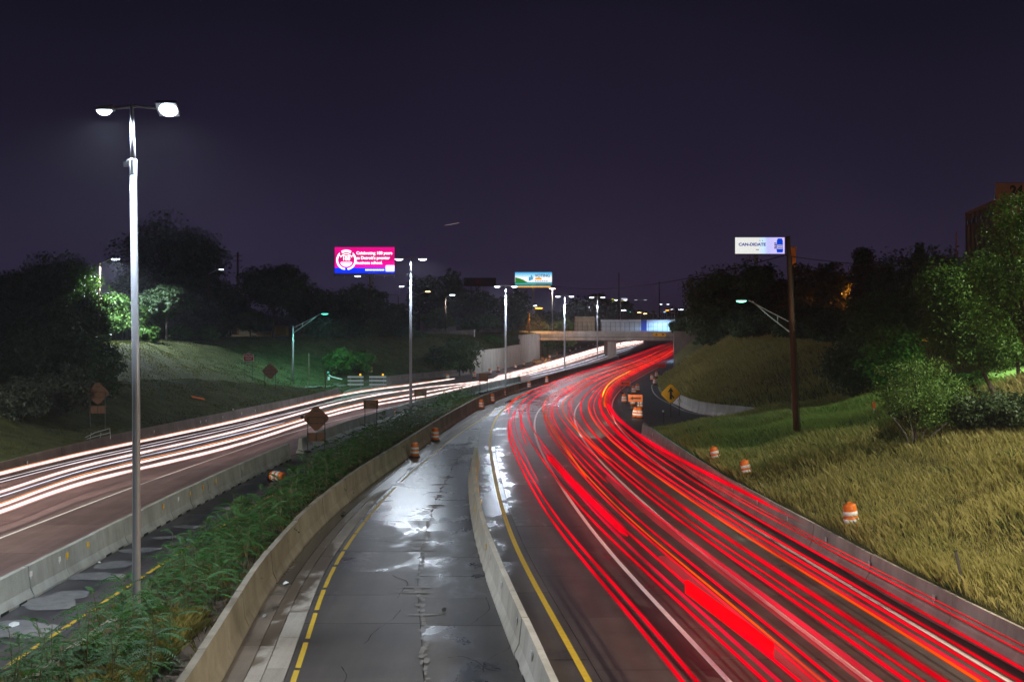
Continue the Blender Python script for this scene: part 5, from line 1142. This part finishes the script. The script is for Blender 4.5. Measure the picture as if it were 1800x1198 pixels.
tree(1712, 436, 200, 60, 'big round green maple in front of the tall building', 'leaf', nleaf=52000, leaf=.085, htrunk=.20, clumps=520, dx=1.6, rcf=.14)
tree(1790, 480, 150, 64, 'tall green tree filling the right frame edge beside the big maple', 'leaf', nleaf=34000, leaf=.085, htrunk=.08, clumps=380, rcf=.14)
tree(1815, 296, 215, 44, 'tall leafy tree whose branches reach in from the right frame edge', 'leaf', nleaf=24000, leaf=.065, htrunk=.3, clumps=220, rcf=.12, shape='wide', seed=5)
tree(1610, 606, 150, 55, 'small bright green tree with several pale bare stems', 'leafbright', nleaf=9000, leaf=.06, htrunk=.10, clumps=130, rcf=.14, shape='wide')
tree(1700, 652, 110, 66, 'brightly lit green shrub glowing below the big maple', 'leafbright', nleaf=4500, leaf=.10, htrunk=.05, kind='shrub')
shr(1655, 768, 684, 130, 'dark green shrub in front of the small bright tree', 'leaf', 5200, leaf=.085)
shr(1725, 772, 682, 130, 'large dark bush below the glowing shrub', 'leafdark', 7000, leaf=.09)
shr(1800, 772, 690, 110, 'dark bush cut by the right frame edge', 'leafdark', 5000, leaf=.09)
shr(1598, 756, 706, 80, 'low dark weedy shrub at the edge of the dry grass', 'leafdark', 3200, leaf=.08)

# grasses
def blades(name, n, pts_fn, h, w, mt, lean=.45, seed=1, label=None, cat=None, wind=(-.35, 0)):
    rng = np.random.default_rng(seed); X, Y, Z = pts_fn(rng, n); n = len(X)
    hh = h*rng.uniform(.45, 1.25, n)*(1+.35*np.sin(X*.9+Y*.33)*np.cos(Y*.5-X*.2)); ww = w*rng.uniform(.6, 1.4, n)*np.clip(Y/55, .8, 3)
    a = rng.uniform(0, math.pi, n); dx, dy = np.cos(a)*ww/2, np.sin(a)*ww/2*.4
    lx = (rng.normal(wind[0], lean, n))*hh; ly = (rng.normal(wind[1], lean, n))*hh
    V = np.empty((n, 4, 3)); b = np.stack([X, Y, Z-.04], 1)
    V[:, 0] = b+np.stack([-dx, -dy, 0*dx], 1); V[:, 1] = b+np.stack([dx, dy, 0*dx], 1)
    mid = b+np.stack([lx*.35, ly*.35, hh*.62], 1); tip = b+np.stack([lx, ly, hh], 1)
    V[:, 2] = mid+np.stack([dx*.8, dy*.8, 0*dx], 1)+ (tip-mid)*.15; V[:, 3] = tip
    o = link(name, np_mesh(name, V.reshape(-1, 3), 4, mt)); return tag(o, label, cat, kind='stuff')

def pr(y0, y1, dmax, pw=1.0, side=1, d0=.06, cond=None):
    E = RE if side > 0 else LE; zf = zr if side > 0 else zl
    def f(rng, n):
        Y = y0+(y1-y0)*rng.random(n)**pw; d = d0+(dmax-d0)*rng.random(n)
        if cond is not None: k_ = cond(Y, d, rng); Y, d = Y[k_], d[k_]
        return E(Y)+side*d, Y, zf(Y, d)
    return f
cl = lambda thr: (lambda Y, d, rng: (np.sin(d*.8+Y*.35)+np.sin(Y*.21-d*.5+1)+rng.normal(0, .7, len(Y))) > thr)
blades('dry_grass', 150000, pr(22, 101, 17, 1.25), .44, .016, M['drygrass'], .28, 2, 'tall dry yellow grass on the right bank', 'grass', (-.18, 0))
blades('green_grass', 100000, pr(22, 102, 17, 1.1, cond=cl(.1)), .38, .018, M['greengrass'], .3, 3, 'green tufts among the dry grass on the right bank', 'grass', (-.15, 0))
blades('dry_grass', 42000, pr(104, 205, 22, 1.1), .55, .045, M['drygrass'], .3, 4, 'dry grass on the slope behind the curved edge wall', 'grass')
M['weed'] = leafmat('weed', (.025, .06, .02), (.06, .12, .035), .6, .7, .3)
blades('bank_weeds', 60000, pr(22, 98, 17, 1.1, cond=lambda Y, d, rng: (np.sin(d*1.7+Y*.62+2)*np.sin(Y*.47-d*.9)+rng.normal(0, .12, len(Y))) > .52), .34, .03, M['weed'], .5, 12, 'patches of low dark weeds in the dry grass', 'weeds', (0, 0))
blades('lawn_grass', 80000, pr(60, 180, 34, 1.0, -1), .17, .04, M['lawn'], .4, 6, 'short mown grass on the left slope', 'grass', (0, 0))
blades('lawn_grass', 16000, pr(172, 285, 20, 1.0, -1, .8), .3, .06, M['lawn'], .4, 7, 'grass behind the pale retaining wall', 'grass', (0, 0))
def medpts(rng, n):
    Y = 24+rng.random(n)**1.3*110; a_ = np.where(Y < 112, LYC(Y)+.5, B0(Y)+.5); b_ = M1(Y)-.62; u = rng.random(n); k_ = rng.random(n) < .2+.9*(np.sin(Y*1.1+u*5) > -.1)
    Y, u, a_, b_ = Y[k_], u[k_], a_[k_], b_[k_]; X = a_*(1-u)+b_*u; return X, Y, .05+.5*np.minimum(1, u*1.5)
blades('median_weeds', 12000, medpts, .38, .022, M['greengrass'], .4, 8, 'weeds and dry grass between the median saplings', 'weeds', (0, 0))
blades('median_weeds', 3500, lambda rng, n: ((lambda Y, u: (-8.9-1.1*u+.05*(29-Y)*0, Y, .45+0*u))(26+rng.random(n)*7, rng.random(n))), .5, .02, M['drygrass'], .45, 9, 'patch of dry orange grass beside the nearest saplings', 'weeds', (0, 0))

# pinnate saplings in the median
def frond_mesh(L_, npair, droop, rng, lw=.032, ll=.13):
    m = MB(); pts = []
    for i in range(9):
        u = i/8; pts.append(Vector((L_*u*(1-.1*u), 0, L_*(.38*u-droop*u*u))))
    m.tube(pts, [.007*(1-.7*i/8) for i in range(9)], 3, 1)
    for i in range(npair):
        u = .18+.80*i/(npair-1); k_ = u*8; j = min(7, int(k_)); c = pts[j].lerp(pts[j+1], k_-j); s_ = ll*(.75+.5*math.sin(math.pi*min(1, u*1.05)))*L_/.8
        for sg in (-1, 1):
            d = Vector((.35, sg*1.0, -.28+rng.uniform(-.15, .15))).normalized(); q = Vector((1, -sg*.35, .1)).normalized()
            m.add([c, c+d*s_*.4+q*lw, c+d*s_+Vector((0, 0, -.02)), c+d*s_*.45-q*lw], [(0, 1, 2, 3)])
    d = Vector((1, 0, -.4)).normalized(); c = pts[-1]; m.add([c, c+d*ll*.5+Vector((0, lw, 0)), c+d*ll, c+d*ll*.5-Vector((0, lw, 0))], [(0, 1, 2, 3)])
    return m
rr = random.Random(11)
FR = [frond_mesh(.95, 11, .55, rr), frond_mesh(.8, 10, .75, rr), frond_mesh(.65, 9, .42, rr), frond_mesh(1.1, 12, .85, rr)]
FRM = [m.mesh('frond', [M['sapling'], M['sapstem']]) for m in FR]
def stem_mb(h, lean):
    m = MB(); m.tube([(0, 0, -.1), (lean*.3, 0, h*.4), (lean*.7, .02, h*.75), (lean, 0, h)], [.022, .018, .012, .006], 5); return m
def fronds(h, lean, n, rg):
    out = []
    for i in range(n):
        u = .22+.78*(i+.5)/n; c = Vector((lean*u, 0, h*u)); az = i*2.4+rg.uniform(-.4, .4); out.append((rg.randrange(4), c, az, rg.uniform(-.35, .15)-.5*(u > .85), rg.uniform(.75, 1.15)*(1.05-.4*u)))
    return out
SAP_FAR = []
for s_ in range(5):
    rg = random.Random(40+s_); h = rg.uniform(.9, 1.5); lean = rg.uniform(-.25, .25); m = MB()
    for (fi, c, az, tl, sc) in fronds(h, lean, 13, rg):
        Mx = Matrix.Translation(c) @ Matrix.Rotation(az, 4, 'Z') @ Matrix.Rotation(tl, 4, 'Y') @ Matrix.Scale(sc, 4)
        f = FR[fi]; o0 = len(m.v); m.v += [tuple(Mx @ Vector(v)) for v in f.v]; m.f += [tuple(i+o0 for i in q) for q in f.f]; m.m += f.m
    SAP_FAR.append((m.mesh('foliage', [M['sapling'], M['sapstem']]), stem_mb(h, lean).mesh('stem', M['sapstem'])))
rg = random.Random(5); near = []
def medx(Y, u):
    a_ = (LYC(Y)+(1.35 if 33 < Y < 60 else .9)) if Y < 112 else B0(Y)+.8; b_ = M1(Y)-.95; return a_*(1-u)+b_*u, .05+.45*min(1, u*1.5)
WHERE = ['by the yellow line side', 'in the middle of the median', 'leaning over the median wall']
NEARLAB = 'feathery sapling around the nearest lamp post foot, %s'
cnt = 0
Y = 25.5
while Y < 128:
    wdt = max(.8, (M1(Y)-.95)-((LYC(Y)+.75) if Y < 112 else B0(Y)+.8)); k_ = max(3, int(round(wdt/.85))) if Y < 60 else 4 if Y < 100 else 2
    for j in range(k_):
        u = (j+rg.uniform(.1, .9))/k_; yy = Y+rg.uniform(-.6, .6)
        if 30.5 < yy < 32.8 and u > .55: continue
        if yy < 33 and u < .12: continue
        x, z = medx(yy, u); sc = rg.uniform(.8, 1.25)*(1.05 if Y < 45 else 1.2)
        reg = WHERE[min(2, int(u*3))]
        if yy < 42:
            h = rg.uniform(.9, 1.5)*sc; lean = rg.uniform(-.3, .3); t = thing('sapling', (x, yy, z), NEARLAB % reg, 'sapling', 'nearest median saplings '+reg, rz=rg.uniform(0, 6))
            stem_mb(h, lean).build('stem', M['sapstem'], t)
            for (fi, c, az, tl, s2) in fronds(h, lean, 12, rg): link('frond', FRM[fi], t, c, (0, tl, az), s2*1.0)
        else:
            fm, sm = SAP_FAR[rg.randrange(5)]; seg = 'before the barrier gap' if yy < 78 else 'before the second lamp post' if yy < 112 else 'beyond the second lamp post'
            t = thing('sapling', (x, yy, z), 'green median sapling %s, %s' % (seg, reg), 'sapling', 'median saplings %s %s' % (seg, reg), rz=rg.uniform(0, 6)); t.scale = (sc,)*3
            link('foliage', fm, t); link('stem', sm, t)
        cnt += 1
    Y += .95 if Y < 45 else 1.25 if Y < 80 else 1.7
# left-corner saplings in front of the yellow line
for i, (x, y) in enumerate(((40, 1190), (70, 1165), (100, 1195), (22, 1150), (130, 1180))):
    p = P(x, y+25, .05); h = 1.1; t = thing('sapling', p, 'feathery sapling in the bottom left corner covering the end of the yellow line', 'sapling', 'saplings in the bottom left corner', rz=i*1.3); stem_mb(h, .1).build('stem', M['sapstem'], t)
    for (fi, c, az, tl, s2) in fronds(h, .1, 12, rg): link('frond', FRM[fi], t, c, (0, tl, az), s2)
# litter
def litter(px, py, s, label, mt, z=.02):
    p = P(px, py, z); m = MB(); rg2 = random.Random(px); vs = []
    for j in range(7):
        a = 2*math.pi*j/7; vs.append((s*math.cos(a)*rg2.uniform(.5, 1), s*2*math.sin(a)*rg2.uniform(.5, 1), rg2.uniform(0, s*.5)))
    vs.append((0, 0, s*.7)); m.add(vs, [(j, (j+1) % 7, 7) for j in range(7)]); o = m.build('litter', mt); o.location = p; tag(o, label, 'litter')
litter(502, 1025, .14, 'crumpled white litter in the wet gutter', M['whitepaint']); litter(465, 1082, .10, 'small pale scrap of litter in the lower gutter', M['patch']); litter(26, 1098, .16, 'white scrap of litter on the left shoulder', M['whitepaint'])
litter(174, 988, .08, 'tiny bright scrap at the foot of the left barrier', M['whitepaint']); litter(604, 903, .2, 'dark bit of debris at the bend of the gutter', M['rubber']); litter(780, 1072, .14, 'dark scrap of rubber on the closed road', M['rubber']); litter(752, 784, .2, 'white debris beside the bright orange drum', M['whitepaint'])

for i, (x, y, w, h, mt, lb) in enumerate(((272, 1098, 62, 46, 'leafgrey', 'grey green wild bush just right of the nearest lamp post foot'), (228, 1178, 60, 50, 'leaf', 'round leafy weed in front of the nearest lamp post foot'), (168, 1172, 60, 44, 'leaf', 'leafy weed before the tan wall stub'), (352, 968, 46, 34, 'leafgrey', 'grey green weed among saplings above the lamp post foot'), (425, 905, 40, 30, 'leafbright', 'light green weed among the saplings near the median wall'))):
    p = P(x, y, .3); k_ = p.y/FOC
    tree(x, y-h-6, w, p.y, lb, mt, base=.3, nleaf=1500, leaf=.035, kind='shrub', clumps=50)

# the bare pale stems of the small bright tree
tt = [o_ for o_ in bpy.data.objects if o_.get('label', '').startswith('small bright green tree')][0]
for (dx, lx, h) in ((-.5, -1.1, 1.5), (-.2, -.35, 1.8), (.35, .9, 1.6), (.7, 1.6, 1.3)):
    m = MB(); m.tube([(dx*.5, 0, -.2), (dx, -.05, h*.45), (lx, 0, h), (lx*1.3, .1, h*1.5)], [.05, .04, .03, .015], 6); m.build('stem', M['patch'], tt, smooth=True)
# ---------------------------------------------------------------- the light that passing cars drew along the road
RED = streak('redstreak', (1, .0, .010), 1.05); REDH = streak('redhalf', (1, .0, .035), .85, .5); PINK = streak('pinkhaze', (1, .05, .07), .55, .28); ORG = streak('orangestreak', (1, .085, .0), 1.1); YEL = streak('yellowstreak', (1, .42, .02), 2.2)
WHT = streak('whitestreak', (1, .80, .74), 2.6); WHT2 = streak('palestreak', (.9, .8, .85), 1.3, .8); ORW = streak('orangefringe', (1, .36, .12), 1.1, .8); BLW = streak('bluestreak', (.75, .8, 1), 1.6, .8)
RS = .70
def catm(pts, n=8):
    out = []; P_ = [Vector(p) for p in pts]; P_ = [P_[0]*2-P_[1]]+P_+[P_[-1]*2-P_[-2]]
    for i in range(1, len(P_)-2):
        for k_ in range(n):
            t = k_/n; a, b, c, d = P_[i-1:i+3]
            out.append(.5*((2*b)+(-a+c)*t+(2*a-5*b+4*c-d)*t*t+(-a+3*b-3*c+d)*t**3))
    out.append(P_[-2]); return out
SH = {'redstreak': streak('redglow', (1, .0, .03), .6, .18), 'orangestreak': streak('orangeglow', (1, .05, .0), .6, .2), 'whitestreak': streak('whiteglow', (1, .5, .42), 1.0, .30)}
def flat_tube(pts, w, h, mt, t, name='streak', org=Vector((0, 0, 0))):
    "a band w wide and h tall in section, rounded"
    m = MB(); k = len(pts); n = 6; vs = []
    for i, p in enumerate(pts):
        d = (pts[min(i+1, k-1)]-pts[max(i-1, 0)]); d.z = 0; d.normalize(); a = Vector((d.y, -d.x, 0)); w_ = w
        e_ = .25 if i in (0, k-1) else 1
        for j in range(n): g = 2*math.pi*j/n; vs.append(p-org+a*math.cos(g)*w/2*e_+Vector((0, 0, 1))*math.sin(g)*h/2*e_)
    m.add(vs, [(i*n+j, i*n+(j+1) % n, (i+1)*n+(j+1) % n, (i+1)*n+j) for i in range(k-1) for j in range(n)]+[tuple(range(n))[::-1], tuple(range((k-1)*n, k*n))])
    if mt.name in SH and name == 'streak': flat_tube(pts, w*1.9, h*1.9, SH[mt.name], t, 'streak_glow', org)
    return m.build(name, mt, t)
def red_vehicle(label, lamps, y0=14, y1=520):
    "lamps: (list of (distance, share of the carriageway width), height, w, h, material, start, end)"
    t = None
    for (us, z, w, h, mt, a, b_) in lamps:
        f = curve(us) if len(us) > 2 else lin(us); ysl = [a]
        while ysl[-1] < b_: ysl.append(min(b_, ysl[-1]+max(1.2, ysl[-1]*.03)))
        pts = [Vector((YL(y)+(R3(y)-YL(y))*float(f(y)), y, z)) for y in ysl]
        if t is None: org = Vector((pts[0].x, pts[0].y, 0)); t = thing('tail_light_trail', org, label, 'light trail', 'red tail light trails')
        flat_tube(pts, w*RS, h*RS, mt, t, 'streak', org)
A = lambda a, b, c, d, e: [(14, a-.01), (27, a), (55, (a+b)/2), (85, b), (130, c), (200, d), (520, e)]
red_vehicle('thick double red trail nearest the yellow line in the first lane', [(A(.165, .128, .2, .3, .35), .8, .13, .12, RED, 14, 100), (A(.195, .150, .2, .3, .35), .82, .12, .12, RED, 14, 108)])
red_vehicle('pair of thin crimson trails left of the first white lane line at the bend', [(A(.20, .185, .16, .2, .25), .8, .10, .09, REDH, 60, 400), (A(.24, .225, .24, .28, .3), .8, .09, .08, RED, 78, 400)])
red_vehicle('orange tipped trail hugging the yellow line beyond the drums', [([(100, .10), (130, .05), (170, .04), (300, .12), (520, .2)], .75, .12, .1, ORG, 106, 190), ([(100, .13), (130, .07), (170, .06), (300, .14), (520, .2)], .8, .12, .1, RED, 104, 480)])
red_vehicle('red trails crossing the first white lane line from left to right', [([(14, .37), (27, .345), (45, .315), (60, .29), (85, .255), (110, .20), (150, .12), (520, .1)], .8, .11, .10, RED, 14, 420), ([(14, .46), (27, .42), (45, .40), (60, .37), (85, .32), (110, .27), (150, .19), (520, .16)], .8, .11, .1, RED, 14, 420)])
red_vehicle('wide solid red wedge between the first and second white lane lines', [([(30, .40), (40, .385), (52, .37), (64, .335), (78, .30)], .85, .42, .34, RED, 45, 72), ([(14, .40), (27, .375), (52, .345), (80, .31)], .8, .16, .14, REDH, 14, 78), ([(14, .49), (27, .45), (44, .41)], .85, .62, .4, PINK, 14, 41)])
red_vehicle('orange line trail in the middle lane running through the whole bend', [(A(.475, .445, .43, .42, .4), .75, .075, .07, ORG, 14, 460), (A(.50, .47, .46, .45, .43), .8, .10, .09, RED, 14, 460), (A(.455, .42, .40, .39, .38), .8, .09, .08, RED, 14, 300)])
red_vehicle('broad hazy pink trail just left of the second white lane line', [(A(.565, .53, .5, .5, .5), .9, .75, .4, PINK, 14, 62), (A(.585, .55, .52, .5, .5), .85, .18, .14, REDH, 14, 90), (A(.60, .54, .5, .5, .5), .8, .06, .06, REDH, 14, 90)])
red_vehicle('thin pair of red trails right of the second white lane line', [(A(.655, .63, .60, .58, .55), .8, .13, .11, RED, 14, 480), (A(.69, .66, .63, .6, .57), .8, .09, .07, RED, 14, 300)])
red_vehicle('wide bright red trail in the middle of the third lane', [(A(.735, .72, .72, .70, .66), .8, .20, .14, RED, 14, 480)])
red_vehicle('red trail with an orange core right of the middle of the third lane', [(A(.825, .80, .80, .78, .74), .8, .24, .16, REDH, 14, 480), (A(.81, .79, .79, .77, .73), .82, .09, .08, ORG, 14, 480), (A(.86, .83, .84, .80, .76), .8, .12, .1, RED, 14, 480)])
red_vehicle('yellow cored trail on the outside of the bend beyond the arrow sign', [([(90, .93), (130, .90), (160, .84), (200, .80), (260, .78)], .85, .2, .14, YEL, 128, 196), ([(60, .9), (90, .93), (130, .93), (160, .9), (200, .86), (300, .8), (520, .74)], .85, .26, .16, ORG, 112, 500), ([(60, .88), (90, .9), (130, .88), (160, .84), (200, .80), (300, .75), (520, .7)], .8, .3, .18, RED, 70, 500)])
red_vehicle('thin red trail right beside the right white edge line', [(A(.955, .95, .95, .93, .85), .8, .10, .09, RED, 14, 500), (A(.90, .88, .90, .88, .8), .8, .10, .09, RED, 14, 500)])
red_vehicle('pair of very thin red trails on the right shoulder', [(A(1.035, 1.0, .98, .95, .86), .75, .05, .05, RED, 14, 300), (A(1.06, 1.01, .99, .96, .87), .78, .035, .035, RED, 14, 200)])
red_vehicle('wide pink red trail brushing the right edge wall', [([(14, 1.155), (27, 1.135), (50, 1.115), (70, 1.07), (90, 1.02), (120, .98), (180, .93), (520, .82)], .8, .30, .12, REDH, 14, 300), ([(14, 1.135), (27, 1.115), (50, 1.10), (70, 1.05), (90, 1.0), (120, .96), (180, .91), (520, .80)], .8, .10, .10, RED, 14, 480), ([(40, 1.12), (50, 1.11), (70, 1.055), (90, 1.0), (120, .96)], .84, .32, .16, RED, 44, 118)])
red_vehicle('crossing orange red trails between the lane lines at the top of the bend', [([(60, .44), (85, .46), (110, .40), (140, .36), (170, .42), (300, .5)], .8, .12, .1, ORG, 62, 290), ([(60, .52), (85, .50), (110, .48), (140, .50), (170, .55), (300, .6)], .8, .12, .1, RED, 60, 460), ([(70, .66), (90, .62), (112, .56), (140, .55), (180, .62), (300, .66)], .8, .13, .1, ORG, 70, 400), ([(70, .60), (90, .57), (112, .51), (140, .48), (180, .46)], .8, .1, .1, RED, 70, 330)])
# short solid red band: brake lamps of something tall that stopped briefly
a = P(1204, 1030, .9); b = P(1354, 1143, .9); t = thing('brake_light_trail', Vector((a.x, a.y, 0)), 'short solid red parallelogram in the middle lane near the bottom', 'light trail', 'red tail light trails')
m = MB(); n = 10; vs = []
for i in range(n+1):
    p = a.lerp(b, i/n)-Vector((a.x, a.y, 0))
    for dz, dx in ((-.21, 0), (.21, 0), (.21, .10), (-.21, .10)): vs.append((p.x+dx, p.y, p.z+dz))
m.add(vs, [(4*i+j, 4*i+(j+1) % 4, 4*i+4+(j+1) % 4, 4*i+4+j) for i in range(n) for j in range(4)]+[(3, 2, 1, 0), (4*n, 4*n+1, 4*n+2, 4*n+3)]); m.build('streak', streak('brakered', (1, .0, .005), .95, .88), t)
def white_vehicle(label, lamps):
    t = None
    for (px_, z, w, h, mt) in lamps:
        pts = catm([(x, y, 0) for x, y in px_], 7); pts = [P(p.x, p.y, z) for p in pts]
        if t is None: org = Vector((pts[0].x, pts[0].y, 0)); t = thing('head_light_trail', org, label, 'light trail', 'white head light trails')
        flat_tube(pts, w*.64, h*.7, mt, t, 'streak', org)
far = [(845, 669.5), (939, 649), (1064, 611), (1131, 598.5)]
white_vehicle('uppermost bright white trail with an orange rim along the left edge wall', [([(-60, 846), (0, 832), (150, 796), (400, 743), (599, 694.5), (730, 675), (800, 665)], .7, .22, .17, WHT), ([(-60, 842), (0, 828.5), (150, 793), (400, 740.5), (599, 692), (730, 673), (795, 665)], .72, .07, .05, ORW)])
white_vehicle('thin pale trails just below the uppermost white trail', [([(-60, 862), (0, 847), (150, 809), (400, 754), (599, 702), (690, 687)], .7, .16, .05, WHT2), ([(-60, 857), (0, 842), (150, 805), (400, 750), (520, 722)], .65, .05, .04, WHT2)])
white_vehicle('white trail with a bluish underside in the middle of the left carriageway', [([(-60, 880), (0, 864), (150, 818), (400, 761), (599, 707), (730, 683)]+far, .7, .2, .15, WHT), ([(-60, 888), (0, 872), (150, 825), (330, 783), (500, 742)], .7, .1, .05, BLW)])
white_vehicle('orange rimmed white trail above the lowest white trail', [([(-60, 904), (0, 888), (150, 836), (400, 776), (599, 718.5), (730, 692), (845, 671)]+[(939, 651.5), (1064, 614), (1131, 600)], .7, .17, .13, WHT), ([(-60, 900), (0, 884), (150, 832), (400, 772.5), (599, 716), (730, 690)], .72, .08, .06, ORW)])
white_vehicle('lowest and brightest white trail on the left carriageway', [([(-60, 917), (0, 899), (150, 847), (400, 786), (599, 724.5), (755, 694), (858, 670.5), (939, 654), (1064, 617), (1131, 602)], .7, .24, .18, WHT)])
white_vehicle('wide white glowing trails running on under the overpass', [([(870, 664), (939, 646), (1064, 608.5), (1131, 597.6)], .8, 1.0, .5, WHT), ([(960, 644), (1064, 613), (1131, 599.8)], .8, 1.2, .55, WHT), ([(990, 634), (1064, 611), (1131, 598.8)], .8, 1.1, .5, WHT)])
white_vehicle('lower pale blue white trails starting right of the third lamp post', [([(925, 660.5), (1000, 643), (1064, 623), (1120, 607)], .7, .28, .12, BLW), ([(932, 663.5), (1000, 647), (1064, 627), (1112, 611.5)], .7, .10, .08, BLW)])

# added spots for assumed head lights: the cars whose tail lights drew the red lines also lit the road, the drums and the signs ahead of them
for (y, u, e_) in ((20, .5, 1500), (48, .83, 1500), (70, .17, 900), (88, .75, 22000), (99, .92, 12000), (120, .5, 1500), (165, .8, 1500)):  # the two strongest spots added to brighten the merge sign
    x = YL(y)+(R3(y)-YL(y))*u; x2 = YL(y+4)+(R3(y+4)-YL(y+4))*u
    ld = bpy.data.lights.new('assumed_head_light', 'SPOT'); ld.energy = e_*1.3; ld.color = (1, .86, .68); ld.spot_size = R(50); ld.spot_blend = 1.0; ld.shadow_soft_size = .25; ld.specular_factor = 0
    lo = bpy.data.objects.new('assumed_head_light', ld); COL.objects.link(lo); lo.location = (x, y, .8); lo.rotation_euler = (R(98), 0, -math.atan2(x2-x, 4))
